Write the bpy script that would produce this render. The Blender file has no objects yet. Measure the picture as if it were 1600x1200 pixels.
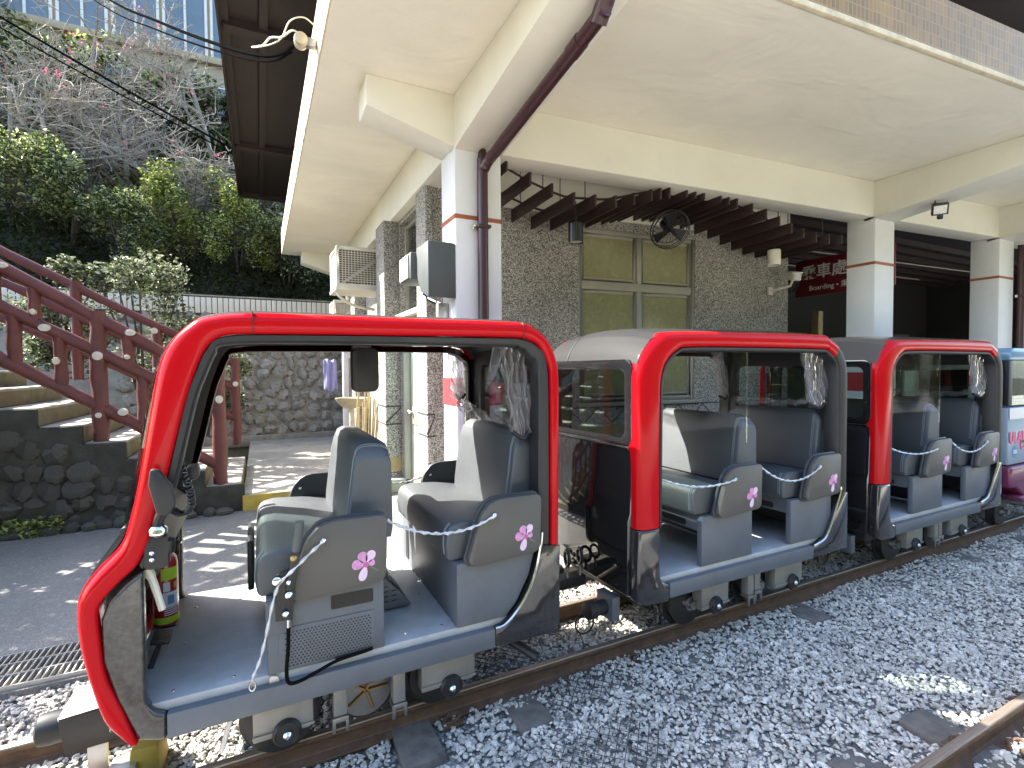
import bpy, bmesh, math, random
import numpy as np
from mathutils import Vector, Matrix
random.seed(7); RNG = np.random.default_rng(11)
R = math.radians
sc = bpy.context.scene
COL = sc.collection

# ------------------------------------------------------------------ camera
cam_d = bpy.data.cameras.new('camera'); cam = bpy.data.objects.new('camera', cam_d); COL.objects.link(cam)
cam_d.sensor_width = 36.0; cam_d.lens = 788.0/1600*36
cam_d.clip_start = 0.05; cam_d.clip_end = 500
RW = ((0.89413704, -0.01986971, 0.44735237), (-0.44772874, -0.02268999, 0.8938815), (-0.00761075, -0.99954508, -0.0291842))
right = Vector((RW[0][0], RW[1][0], RW[2][0])); down = Vector((RW[0][1], RW[1][1], RW[2][1])); fwd = Vector((RW[0][2], RW[1][2], RW[2][2]))
m4 = Matrix.Identity(4)
for i in range(3):
    m4[i][0] = right[i]; m4[i][1] = -down[i]; m4[i][2] = -fwd[i]
m4[0][3], m4[1][3], m4[2][3] = 0, 0, 1.85
cam.matrix_world = m4
sc.camera = cam

# ------------------------------------------------------------------ world, sun, exposure
SUNV = Vector((-0.90, 0.69, 1.0)).normalized()
world = bpy.data.worlds.new('World'); sc.world = world; world.use_nodes = True
wn = world.node_tree.nodes; wl = world.node_tree.links
sky = wn.new('ShaderNodeTexSky'); sky.sky_type = 'NISHITA'; sky.sun_disc = False
sky.sun_elevation = math.asin(SUNV.z); sky.sun_rotation = math.atan2(SUNV.x, SUNV.y)
sky.air_density = 1.0; sky.dust_density = 1.6; sky.ozone_density = 1.0
wl.new(sky.outputs[0], wn['Background'].inputs[0]); wn['Background'].inputs[1].default_value = 0.15
sun_d = bpy.data.lights.new('sun', 'SUN'); sun = bpy.data.objects.new('sun', sun_d); COL.objects.link(sun)
sun_d.energy = 4.6; sun_d.angle = R(0.53); sun_d.color = (1.0, 0.95, 0.86)
sun.rotation_euler = SUNV.to_track_quat('Z', 'Y').to_euler(); sun.location = (0, 0, 30)
sc.view_settings.view_transform = 'Standard'; sc.view_settings.look = 'None'
sc.view_settings.exposure = 2.42; sc.view_settings.gamma = 1.0
try: sc.view_settings.use_curve_mapping = False
except Exception: pass
sc.cycles.max_bounces = 10; sc.cycles.diffuse_bounces = 5; sc.cycles.glossy_bounces = 4; sc.cycles.transparent_max_bounces = 16
sc.cycles.caustics_reflective = False; sc.cycles.caustics_refractive = False

# ------------------------------------------------------------------ materials
def nd(t, kind, **kw):
    n = t.nodes.new(kind)
    for k, v in kw.items():
        if k == 'inp':
            for a, b in v.items(): n.inputs[a].default_value = b
        else: setattr(n, k, v)
    return n
def ramp(t, stops, interp='LINEAR'):
    n = t.nodes.new('ShaderNodeValToRGB'); cr = n.color_ramp; cr.interpolation = interp
    while len(cr.elements) < len(stops): cr.elements.new(0.5)
    for e, (p, c) in zip(cr.elements, stops): e.position = p; e.color = (*c, 1)
    return n
def newmat(name):
    m = bpy.data.materials.new(name); m.use_nodes = True
    return m, m.node_tree, m.node_tree.nodes['Principled BSDF']
def mul(c, k): return tuple(min(1, x*k) for x in c)
def pm(name, col, rough=.5, metal=0., var=.18, vs=3., bump=0., bs=60., coat=0., spec=.5, dirt=None, ds=2.0, stretch=None, isl=0.):
    m, t, b = newmat(name); L = t.links
    tc = nd(t, 'ShaderNodeTexCoord'); src = tc.outputs['Object']
    if stretch:
        mp = nd(t, 'ShaderNodeMapping'); mp.inputs['Scale'].default_value = stretch; L.new(src, mp.inputs[0]); src = mp.outputs[0]
    n = nd(t, 'ShaderNodeTexNoise', inp={'Scale': vs, 'Detail': 6., 'Roughness': .6}); L.new(src, n.inputs['Vector'])
    r = ramp(t, [(.28, mul(col, 1-var)), (.72, mul(col, 1+var))]); L.new(n.outputs['Fac'], r.inputs[0])
    out = r.outputs[0]
    if dirt:
        n2 = nd(t, 'ShaderNodeTexNoise', inp={'Scale': ds, 'Detail': 8., 'Roughness': .68}); L.new(src, n2.inputs['Vector'])
        r2 = ramp(t, [(.52, (0, 0, 0)), (.72, (1, 1, 1))]); L.new(n2.outputs['Fac'], r2.inputs[0])
        mx = nd(t, 'ShaderNodeMix', data_type='RGBA'); L.new(r2.outputs[0], mx.inputs['Factor'])
        L.new(out, mx.inputs['A']); mx.inputs['B'].default_value = (*dirt, 1); out = mx.outputs['Result']
    if isl:
        g = nd(t, 'ShaderNodeNewGeometry'); mr = nd(t, 'ShaderNodeMapRange', inp={'To Min': 1-isl, 'To Max': 1+isl}); L.new(g.outputs['Random Per Island'], mr.inputs[0])
        mm = nd(t, 'ShaderNodeMix', data_type='RGBA', blend_type='MULTIPLY'); mm.inputs['Factor'].default_value = 1
        L.new(out, mm.inputs['A']); L.new(mr.outputs[0], mm.inputs['B']); out = mm.outputs['Result']
    L.new(out, b.inputs['Base Color'])
    b.inputs['Roughness'].default_value = rough; b.inputs['Metallic'].default_value = metal
    b.inputs['Coat Weight'].default_value = coat; b.inputs['Coat Roughness'].default_value = .03
    b.inputs['Specular IOR Level'].default_value = spec
    if rough > .12 and rough < .95:
        mr2 = nd(t, 'ShaderNodeMapRange', inp={'To Min': max(.02, rough-.08), 'To Max': min(1, rough+.08)}); L.new(n.outputs['Fac'], mr2.inputs[0]); L.new(mr2.outputs[0], b.inputs['Roughness'])
    if bump:
        nb = nd(t, 'ShaderNodeTexNoise', inp={'Scale': bs, 'Detail': 5.}); L.new(src, nb.inputs['Vector'])
        bp = nd(t, 'ShaderNodeBump', inp={'Strength': min(1, bump), 'Distance': .01}); L.new(nb.outputs['Fac'], bp.inputs['Height']); L.new(bp.outputs[0], b.inputs['Normal'])
    return m
def glass(name, tint=(.9, .95, .93), refl=1.0, dirt=0.0, rough=.01):
    m, t, b = newmat(name); L = t.links; t.nodes.remove(b)
    o = t.nodes['Material Output']
    tr = nd(t, 'ShaderNodeBsdfTransparent'); tr.inputs[0].default_value = (*tint, 1)
    gl = nd(t, 'ShaderNodeBsdfGlossy'); gl.inputs['Roughness'].default_value = rough
    fr = nd(t, 'ShaderNodeFresnel', inp={'IOR': 1.5}); mt = nd(t, 'ShaderNodeMath', operation='MULTIPLY'); mt.inputs[1].default_value = 1.6*refl
    L.new(fr.outputs[0], mt.inputs[0]); mx = nd(t, 'ShaderNodeMixShader'); L.new(mt.outputs[0], mx.inputs[0]); L.new(tr.outputs[0], mx.inputs[1]); L.new(gl.outputs[0], mx.inputs[2])
    last = mx.outputs[0]
    if dirt:
        df = nd(t, 'ShaderNodeBsdfDiffuse'); df.inputs[0].default_value = (.6, .62, .6, 1)
        tc = nd(t, 'ShaderNodeTexCoord'); n = nd(t, 'ShaderNodeTexNoise', inp={'Scale': 6., 'Detail': 6.}); L.new(tc.outputs['Object'], n.inputs['Vector'])
        mr = nd(t, 'ShaderNodeMapRange', inp={'From Min': .35, 'From Max': .8, 'To Min': 0., 'To Max': dirt}); L.new(n.outputs['Fac'], mr.inputs[0])
        m2 = nd(t, 'ShaderNodeMixShader'); L.new(mr.outputs[0], m2.inputs[0]); L.new(last, m2.inputs[1]); L.new(df.outputs[0], m2.inputs[2]); last = m2.outputs[0]
    L.new(last, o.inputs['Surface']); return m
def plastic_film(name, op=.24):
    m, t, b = newmat(name); L = t.links; t.nodes.remove(b); o = t.nodes['Material Output']
    tr = nd(t, 'ShaderNodeBsdfTransparent'); tr.inputs[0].default_value = (.93, .93, .95, 1)
    gl = nd(t, 'ShaderNodeBsdfGlossy'); gl.inputs['Roughness'].default_value = .08
    df = nd(t, 'ShaderNodeBsdfTranslucent'); df.inputs[0].default_value = (.8, .78, .82, 1)
    d2 = nd(t, 'ShaderNodeBsdfDiffuse'); d2.inputs[0].default_value = (.62, .6, .64, 1)
    ad = nd(t, 'ShaderNodeMixShader'); ad.inputs[0].default_value = .5; L.new(df.outputs[0], ad.inputs[1]); L.new(d2.outputs[0], ad.inputs[2])
    m1 = nd(t, 'ShaderNodeMixShader'); m1.inputs[0].default_value = op; L.new(tr.outputs[0], m1.inputs[1]); L.new(ad.outputs[0], m1.inputs[2])
    lw = nd(t, 'ShaderNodeLayerWeight', inp={'Blend': .25}); mt = nd(t, 'ShaderNodeMath', operation='MULTIPLY'); mt.inputs[1].default_value = .75; L.new(lw.outputs['Fresnel'], mt.inputs[0])
    m2 = nd(t, 'ShaderNodeMixShader'); L.new(mt.outputs[0], m2.inputs[0]); L.new(m1.outputs[0], m2.inputs[1]); L.new(gl.outputs[0], m2.inputs[2])
    tc = nd(t, 'ShaderNodeTexCoord'); mp = nd(t, 'ShaderNodeMapping'); mp.inputs['Scale'].default_value = (60, 60, 8); L.new(tc.outputs['Object'], mp.inputs[0])
    n = nd(t, 'ShaderNodeTexNoise', inp={'Scale': 1., 'Detail': 3.}); L.new(mp.outputs[0], n.inputs['Vector'])
    bp = nd(t, 'ShaderNodeBump', inp={'Strength': .6, 'Distance': .01}); L.new(n.outputs['Fac'], bp.inputs['Height'])
    for q in (gl, df, d2): L.new(bp.outputs[0], q.inputs['Normal'])
    L.new(m2.outputs[0], o.inputs['Surface']); return m
def pebble(name, dark, light, mid, scale=55.):
    m, t, b = newmat(name); L = t.links
    tc = nd(t, 'ShaderNodeTexCoord'); mp = nd(t, 'ShaderNodeMapping'); L.new(tc.outputs['Object'], mp.inputs[0])
    dn = nd(t, 'ShaderNodeTexNoise', inp={'Scale': 40., 'Detail': 2.}); L.new(mp.outputs[0], dn.inputs['Vector'])
    mxv = nd(t, 'ShaderNodeMix', data_type='RGBA', blend_type='LINEAR_LIGHT'); mxv.inputs['Factor'].default_value = .018
    L.new(mp.outputs[0], mxv.inputs['A']); L.new(dn.outputs['Color'], mxv.inputs['B'])
    v = nd(t, 'ShaderNodeTexVoronoi', inp={'Scale': scale, 'Randomness': 1.}); L.new(mxv.outputs['Result'], v.inputs['Vector'])
    sp = nd(t, 'ShaderNodeSeparateColor'); L.new(v.outputs['Color'], sp.inputs[0])
    r = ramp(t, [(0., dark), (.36, mul(dark, 1.4)), (.44, mid), (.62, light), (1., mul(light, 1.15))]); L.new(sp.outputs[0], r.inputs[0])
    de = nd(t, 'ShaderNodeMapRange', inp={'From Min': .25, 'From Max': .62, 'To Min': 1., 'To Max': .45}); L.new(v.outputs['Distance'], de.inputs[0])
    mm = nd(t, 'ShaderNodeMix', data_type='RGBA', blend_type='MULTIPLY'); mm.inputs['Factor'].default_value = 1; L.new(r.outputs[0], mm.inputs['A']); L.new(de.outputs[0], mm.inputs['B'])
    big = nd(t, 'ShaderNodeTexNoise', inp={'Scale': 1.1, 'Detail': 4.}); L.new(mp.outputs[0], big.inputs['Vector'])
    br = nd(t, 'ShaderNodeMapRange', inp={'From Min': .3, 'From Max': .7, 'To Min': .82, 'To Max': 1.12}); L.new(big.outputs['Fac'], br.inputs[0])
    m3 = nd(t, 'ShaderNodeMix', data_type='RGBA', blend_type='MULTIPLY'); m3.inputs['Factor'].default_value = 1; L.new(mm.outputs['Result'], m3.inputs['A']); L.new(br.outputs[0], m3.inputs['B'])
    L.new(m3.outputs['Result'], b.inputs['Base Color']); b.inputs['Roughness'].default_value = .75
    bp = nd(t, 'ShaderNodeBump', inp={'Strength': .8, 'Distance': .012}); bp.invert = True; L.new(v.outputs['Distance'], bp.inputs['Height']); L.new(bp.outputs[0], b.inputs['Normal'])
    return m
def leafmat(name, cols, rough=.32, spec=.6, trans=.35):
    m, t, b = newmat(name); L = t.links; o = t.nodes['Material Output']
    g = nd(t, 'ShaderNodeNewGeometry'); n = len(cols)
    r = ramp(t, [(i/(n-1) if n > 1 else 0, c) for i, c in enumerate(cols)]); L.new(g.outputs['Random Per Island'], r.inputs[0])
    L.new(r.outputs[0], b.inputs['Base Color']); b.inputs['Roughness'].default_value = rough; b.inputs['Specular IOR Level'].default_value = spec
    tl = nd(t, 'ShaderNodeBsdfTranslucent'); L.new(r.outputs[0], tl.inputs[0])
    mx = nd(t, 'ShaderNodeMixShader'); mx.inputs[0].default_value = trans; L.new(b.outputs[0], mx.inputs[1]); L.new(tl.outputs[0], mx.inputs[2]); L.new(mx.outputs[0], o.inputs['Surface'])
    return m
def plaster(name, col, wav=.5):
    m, t, b = newmat(name); L = t.links
    tc = nd(t, 'ShaderNodeTexCoord'); mp = nd(t, 'ShaderNodeMapping'); L.new(tc.outputs['Object'], mp.inputs[0]); mp.inputs['Scale'].default_value = (1.0, 1.7, 1.3)
    n = nd(t, 'ShaderNodeTexNoise', inp={'Scale': .9, 'Detail': 7., 'Roughness': .62}); L.new(mp.outputs[0], n.inputs['Vector'])
    r = ramp(t, [(.3, mul(col, .93)), (.7, mul(col, 1.04))]); L.new(n.outputs['Fac'], r.inputs[0])
    n2 = nd(t, 'ShaderNodeTexNoise', inp={'Scale': 7., 'Detail': 9., 'Roughness': .75}); L.new(mp.outputs[0], n2.inputs['Vector'])
    r2 = ramp(t, [(.60, (0, 0, 0)), (.78, (1, 1, 1))]); L.new(n2.outputs['Fac'], r2.inputs[0])
    mx = nd(t, 'ShaderNodeMix', data_type='RGBA'); sc_ = nd(t, 'ShaderNodeMath', operation='MULTIPLY'); sc_.inputs[1].default_value = .35; L.new(r2.outputs[0], sc_.inputs[0]); L.new(sc_.outputs[0], mx.inputs['Factor'])
    L.new(r.outputs[0], mx.inputs['A']); mx.inputs['B'].default_value = (*mul(col, .72), 1)
    L.new(mx.outputs['Result'], b.inputs['Base Color']); b.inputs['Roughness'].default_value = .6
    w = nd(t, 'ShaderNodeTexNoise', inp={'Scale': 1.1, 'Detail': 3.5, 'Distortion': .7}); mp2 = nd(t, 'ShaderNodeMapping'); mp2.inputs['Scale'].default_value = (.9, 1.6, 1); L.new(tc.outputs['Object'], mp2.inputs[0]); L.new(mp2.outputs[0], w.inputs['Vector'])
    b1 = nd(t, 'ShaderNodeBump', inp={'Strength': wav, 'Distance': .09}); L.new(w.outputs['Fac'], b1.inputs['Height'])
    f = nd(t, 'ShaderNodeTexNoise', inp={'Scale': 45., 'Detail': 4.}); L.new(tc.outputs['Object'], f.inputs['Vector'])
    b2 = nd(t, 'ShaderNodeBump', inp={'Strength': .12, 'Distance': .01}); L.new(f.outputs['Fac'], b2.inputs['Height']); L.new(b1.outputs[0], b2.inputs['Normal']); L.new(b2.outputs[0], b.inputs['Normal'])
    return m
def mosaic(name, col, mortar, w, h, gap=.004, axis='XZ'):
    m, t, b = newmat(name); L = t.links
    tc = nd(t, 'ShaderNodeTexCoord'); sp = nd(t, 'ShaderNodeSeparateXYZ'); L.new(tc.outputs['Object'], sp.inputs[0]); cb = nd(t, 'ShaderNodeCombineXYZ')
    L.new(sp.outputs[axis[0]], cb.inputs[0]); L.new(sp.outputs[axis[1]], cb.inputs[1])
    br = nd(t, 'ShaderNodeTexBrick', offset=0., squash=1.); L.new(cb.outputs[0], br.inputs['Vector'])
    for k, v in {'Scale': 1., 'Mortar Size': gap, 'Brick Width': w, 'Row Height': h, 'Mortar Smooth': .1, 'Bias': 0.}.items(): br.inputs[k].default_value = v
    br.inputs['Color1'].default_value = (*mul(col, .8), 1); br.inputs['Color2'].default_value = (*mul(col, 1.2), 1); br.inputs['Mortar'].default_value = (*mortar, 1)
    n = nd(t, 'ShaderNodeTexNoise', inp={'Scale': 1.3, 'Detail': 5.}); L.new(tc.outputs['Object'], n.inputs['Vector'])
    mr = nd(t, 'ShaderNodeMapRange', inp={'From Min': .3, 'From Max': .7, 'To Min': .75, 'To Max': 1.15}); L.new(n.outputs['Fac'], mr.inputs[0])
    mm = nd(t, 'ShaderNodeMix', data_type='RGBA', blend_type='MULTIPLY'); mm.inputs['Factor'].default_value = 1; L.new(br.outputs['Color'], mm.inputs['A']); L.new(mr.outputs[0], mm.inputs['B'])
    L.new(mm.outputs['Result'], b.inputs['Base Color']); b.inputs['Roughness'].default_value = .35
    bp = nd(t, 'ShaderNodeBump', inp={'Strength': .7, 'Distance': .004}); bp.invert = True; L.new(br.outputs['Fac'], bp.inputs['Height']); L.new(bp.outputs[0], b.inputs['Normal'])
    return m

M = {}
M['red'] = pm('red_car_paint', (.47, .004, .009), .16, 0, .03, 2, coat=.12, spec=.08)
M['gunmetal'] = pm('gunmetal_painted_reflection', (.060, .058, .055), .2, .35, .45, 38, bump=.35, bs=34, coat=.35)  # gunmetal gloss; the mottled tone imitates gravel reflected in the panel
M['blackpaint'] = pm('black_glossy_paint', (.022, .022, .024), .16, 0, .1, 4, coat=.8)
M['silver'] = pm('silver_roof_paint', (.030, .030, .030), .5, 0, .1, 2, coat=.05, spec=.08)
M['roofgrey'] = pm('dark_grey_roof_paint', (.10, .10, .105), .32, .5, .08, 2, coat=.5)
M['blackgloss'] = pm('black_gloss_panel', (.012, .012, .013), .06, 0, .1, 3, coat=1.)
M['black'] = pm('black_rubber', (.016, .016, .017), .5, 0, .2, 8)
M['blackmetal'] = pm('black_metal', (.02, .02, .021), .35, .2, .2, 8)
M['sill'] = pm('blue_grey_enamel', (.108, .122, .143), .42, 0, .08, 5, bump=.05, bs=120, dirt=(.092, .10, .112), ds=6)
M['floor'] = pm('blue_grey_floor_plate', (.40, .41, .425), .42, 0., .14, 9, bump=.12, bs=60, dirt=(.46, .46, .44), ds=5)
M['vinyl'] = pm('dark_slate_vinyl', (.050, .058, .065), .54, 0, .10, 5, bump=.3, bs=170, spec=1.)
M['thread'] = pm('grey_thread', (.22, .25, .28), .6)
M['armgrey'] = pm('taupe_grey_moulded_plastic', (.088, .082, .074), .42, 0, .05, 4, bump=.08, bs=300)
M['armdark'] = pm('dark_navy_plastic', (.045, .05, .06), .45, 0, .06, 4)
M['cast'] = pm('pale_cast_metal', (.29, .285, .27), .45, .35, .15, 6, dirt=(.25, .23, .2), ds=8)
M['chrome'] = pm('bright_chrome', (.75, .75, .76), .12, 1., .05)
M['steel'] = pm('dull_steel', (.32, .32, .32), .4, .9, .15, 10)
M['darksteel'] = pm('dark_steel', (.05, .05, .05), .45, .6, .25, 10)
M['rust'] = pm('rusty_rail_side', (.105, .058, .034), .8, 0, .35, 14, bump=.3, bs=70, dirt=(.05, .032, .022), ds=9)
M['railtop'] = pm('worn_rail_top', (.30, .24, .19), .42, .55, .2, 20, stretch=(.6, 30, 1), dirt=(.12, .075, .05), ds=4)
M['sleeper'] = pm('weathered_sleeper', (.14, .125, .11), .9, 0, .3, 12, bump=.4, bs=50, dirt=(.07, .06, .055), ds=5)
M['white'] = plaster('white_wall_paint', (.74, .75, .76), .12)
M['soffit'] = plaster('cream_soffit_paint', (.85, .81, .69), .34)
M['beam'] = plaster('cream_beam_paint', (.75, .73, .63), .1)
M['edge'] = pm('lime_stained_slab_edge', (.62, .55, .40), .8, 0, .18, 9, bump=.3, bs=40, dirt=(.42, .36, .25), ds=5)
M['pebble'] = pebble('pebble_dash', (.20, .185, .16), (.76, .72, .64), (.50, .47, .41), 100.)
M['ochre'] = pm('ochre_tile', (.34, .25, .115), .6, 0, .25, 8, bump=.2, bs=50)
M['alu'] = pm('khaki_aluminium', (.30, .285, .235), .42, .25, .08, 5)
M['winpane'] = glass('window_glass', (.74, .76, .68), .9, .05)
M['blind'] = pm('pale_olive_blind', (.50, .48, .33), .8, 0, .06, 3)
M['reflectpaint'] = pm('glass_with_painted_reflection', (.235, .225, .12), .14, 0, .10, 9, dirt=(.32, .31, .20), ds=14, spec=.6)  # opaque olive with pale specks, painting reflected foliage into the panes
M['doorglass'] = pm('frosted_green_glass', (.42, .60, .56), .25, 0, .08, 2, spec=.7)
M['maroon'] = pm('maroon_pvc', (.048, .016, .02), .35, 0, .12, 4)
M['slat'] = pm('dark_brown_timber', (.026, .012, .012), .55, 0, .25, 6, stretch=(1, .3, 1))
M['eave'] = pm('dark_brown_eave_board', (.030, .020, .021), .6, 0, .25, 5)
M['stripe'] = pm('terracotta_line', (.33, .10, .045), .6)
M['redwrap'] = pm('dull_red_band', (.42, .03, .035), .55, 0, .1, 4)
M['mosaic'] = mosaic('fascia_mosaic', (.29, .16, .018), (.36, .25, .07), .046, .092, .0045, 'XZ')
M['signred'] = pm('maroon_sign_board', (.17, .012, .022), .4, 0, .06, 3)
M['letter'] = pm('white_lettering', (.8, .8, .78), .5)
M['tube'] = pm('unlit_tube', (.8, .82, .82), .3)
M['lampblack'] = pm('black_lamp_shade', (.012, .014, .015), .3)
M['lampwhite'] = pm('cream_lamp_shade', (.72, .70, .58), .45)
M['lens'] = pm('frosted_lens', (.6, .58, .5), .5)
M['speaker'] = pm('slate_grey_plastic', (.075, .085, .085), .5, 0, .06, 4)
M['cone'] = pm('pale_horn_plastic', (.55, .56, .5), .4)
M['acbody'] = pm('aged_white_enamel', (.62, .59, .50), .45, 0, .1, 4, dirt=(.4, .36, .28), ds=5)
M['acgrille'] = pm('brown_dust_grille', (.10, .075, .05), .8)
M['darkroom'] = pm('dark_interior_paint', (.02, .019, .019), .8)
M['greywall'] = pm('grey_board', (.42, .40, .34), .8, 0, .2, 4)
M['railing'] = pm('red_brown_painted_concrete', (.115, .028, .024), .55, 0, .22, 9, bump=.45, bs=26, dirt=(.07, .022, .02), ds=6)
M['knot'] = pm('cream_painted_cut_end', (.56, .53, .45), .6, 0, .12, 20)
M['concrete'] = pm('weathered_concrete', (.33, .315, .275), .85, 0, .22, 5, bump=.35, bs=40, dirt=(.19, .18, .15), ds=3)
M['riser'] = pm('mossy_concrete', (.15, .135, .085), .9, 0, .3, 5, bump=.4, bs=30, dirt=(.08, .085, .04), ds=3)
M['yellow'] = pm('worn_yellow_paint', (.44, .31, .05), .7, 0, .2, 8, dirt=(.22, .19, .12), ds=6)
M['pavement'] = pm('dark_pebble_pavement', (.185, .18, .168), .9, 0, .16, 3, bump=1., bs=75, dirt=(.34, .32, .28), ds=34)
M['stonedark'] = pm('mossy_dark_stone', (.058, .054, .044), .85, 0, .35, 7, bump=.6, bs=24, dirt=(.045, .058, .022), ds=4, isl=.3)
M['mortardark'] = pm('dark_earth_mortar', (.042, .04, .032), .95, 0, .45, 6, bump=1., bs=14, dirt=(.05, .07, .025), ds=2.5)
M['stonegrey'] = pm('grey_river_stone', (.33, .31, .27), .75, 0, .25, 7, bump=.35, bs=20, dirt=(.09, .085, .075), ds=3, isl=.35)
M['pale'] = pm('pale_bounce_concrete', (.56, .53, .46), .9, 0, .15, 2, bump=.3, bs=30)  # surface of the added light-bouncing slab
M['mortar'] = pm('grey_mortar', (.36, .34, .30), .95, 0, .25, 6, bump=.5, bs=25)
M['tilewhite'] = pm('white_wall_tile', (.70, .67, .60), .3, 0, .06, 6)
M['grout'] = pm('dark_grout', (.06, .058, .055), .9)
M['gravel'] = pm('crushed_grey_stone', (.53, .50, .45), .8, 0, .15, 9, bump=.2, bs=60, isl=.34, dirt=(.42, .40, .35), ds=16)
M['bed'] = pebble('ballast_bed', (.24, .235, .225), (.48, .47, .45), (.36, .355, .34), 50.)
M['soil'] = pm('leaf_litter_soil', (.045, .04, .024), .95, 0, .4, 3, bump=.8, bs=9)
M['bark'] = pm('pale_grey_bark', (.33, .295, .24), .85, 0, .3, 18, bump=.4, bs=40)
M['barkdark'] = pm('dark_bark', (.07, .06, .048), .9, 0, .3, 12)
M['leaf'] = leafmat('glint_painted_leaf', [(.035, .05, .014), (.05, .075, .018), (.08, .11, .025), (.34, .40, .12), (.62, .64, .42)], .24, 1., .5)  # palest stops paint sun glints into a share of the leaves
M['leafdark'] = leafmat('dark_leaf', [(.02, .03, .01), (.045, .06, .016), (.03, .042, .013)], .45, .25)
M['leafyel'] = leafmat('yellow_green_leaf', [(.05, .07, .016), (.10, .14, .03), (.40, .46, .08), (.62, .64, .25)], .28, .9, .45)  # brightest stops put sunlight into the leaf colour
M['leafpale'] = leafmat('pale_mixed_leaf', [(.05, .075, .025), (.10, .13, .045), (.42, .44, .33), (.06, .09, .03)], .35, .4)  # one pale stop mixed among the greens
M['drygrass'] = leafmat('dry_straw', [(.22, .18, .10), (.13, .11, .055), (.3, .25, .15)], .7, .2, .2)
M['petal'] = leafmat('pink_blossom', [(.50, .08, .16), (.62, .18, .26)], .6, .2, .4)
M['orchid'] = pm('pink_petal_print', (.62, .27, .50), .5, 0, .25, 60)
M['orchidlight'] = pm('pale_petal_print', (.76, .55, .70), .5, 0, .12, 50)
M['orchiddark'] = pm('dark_pink_print', (.50, .10, .33), .5)
M['stem'] = pm('grey_green_print', (.16, .17, .12), .6)
M['film'] = plastic_film('clear_plastic_curtain')
M['sheet'] = glass('clear_plastic_sheet', (.96, .97, .97), .12, .012, .08)
M['carglass'] = glass('car_window_glass', (.70, .77, .75), .38, .0)
M['chain'] = pm('plastic_coated_chain', (.55, .57, .58), .25, .3, .1, 30)
M['extred'] = pm('extinguisher_red', (.36, .012, .018), .22, 0, .05, 3, coat=.7)
M['lime'] = pm('lime_green_band', (.42, .62, .03), .5)
M['label'] = pm('white_blue_label', (.62, .70, .76), .4)
M['blueprint'] = pm('blue_print', (.12, .25, .48), .5)
M['cable'] = pm('black_cable', (.008, .008, .008), 1., spec=0.)
M['wire'] = pm('pale_wire', (.55, .52, .42), .5)
M['ceramic'] = pm('dusty_ceramic', (.42, .36, .26), .4, 0, .2, 20)
M['uphillwall'] = pm('tan_building_wall', (.42, .34, .22), .85, 0, .12, 2)
M['uphillwin'] = pm('blue_window_glass', (.11, .155, .19), .4, 0, .15, 1.5, spec=.8)
M['cloth'] = pm('lavender_cloth', (.32, .32, .58), .85, 0, .12, 6)
M['pinkcloth'] = pm('pink_cloth', (.72, .16, .24), .8)
M['straw'] = pm('straw_bundle', (.40, .33, .19), .9, 0, .35, 30, stretch=(4, 4, .3))
M['cartblue'] = pm('sky_blue_cart_paint', (.13, .24, .35), .3, 0, .06, 4, coat=.5)
M['cartpale'] = pm('pale_blue_cart_print', (.32, .40, .48), .35, 0, .08, 5, coat=.4)
M['cartpink'] = pm('magenta_cart_paint', (.19, .03, .085), .35, 0, .08, 5, coat=.4)
M['letterpink'] = pm('pink_lettering', (.75, .16, .28), .4)
M['orange'] = pm('orange_sticker', (.75, .13, .03), .5)
M['zinc'] = pm('galvanised_grating', (.50, .49, .45), .45, .4, .15, 10)
M['hazardgrey'] = pm('bare_bracket_metal', (.5, .5, .5), .35, .7, .1, 8)
M['mirror'] = pm('mirror_glass', (.8, .8, .8), .04, 1., .02)
M['copper'] = pm('brass_nut', (.42, .28, .12), .4, .8)
M['hose'] = pm('black_coil_cord', (.02, .02, .02), .3)
M['netting'] = pm('dark_mesh', (.08, .08, .075), .6, .4)

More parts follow.
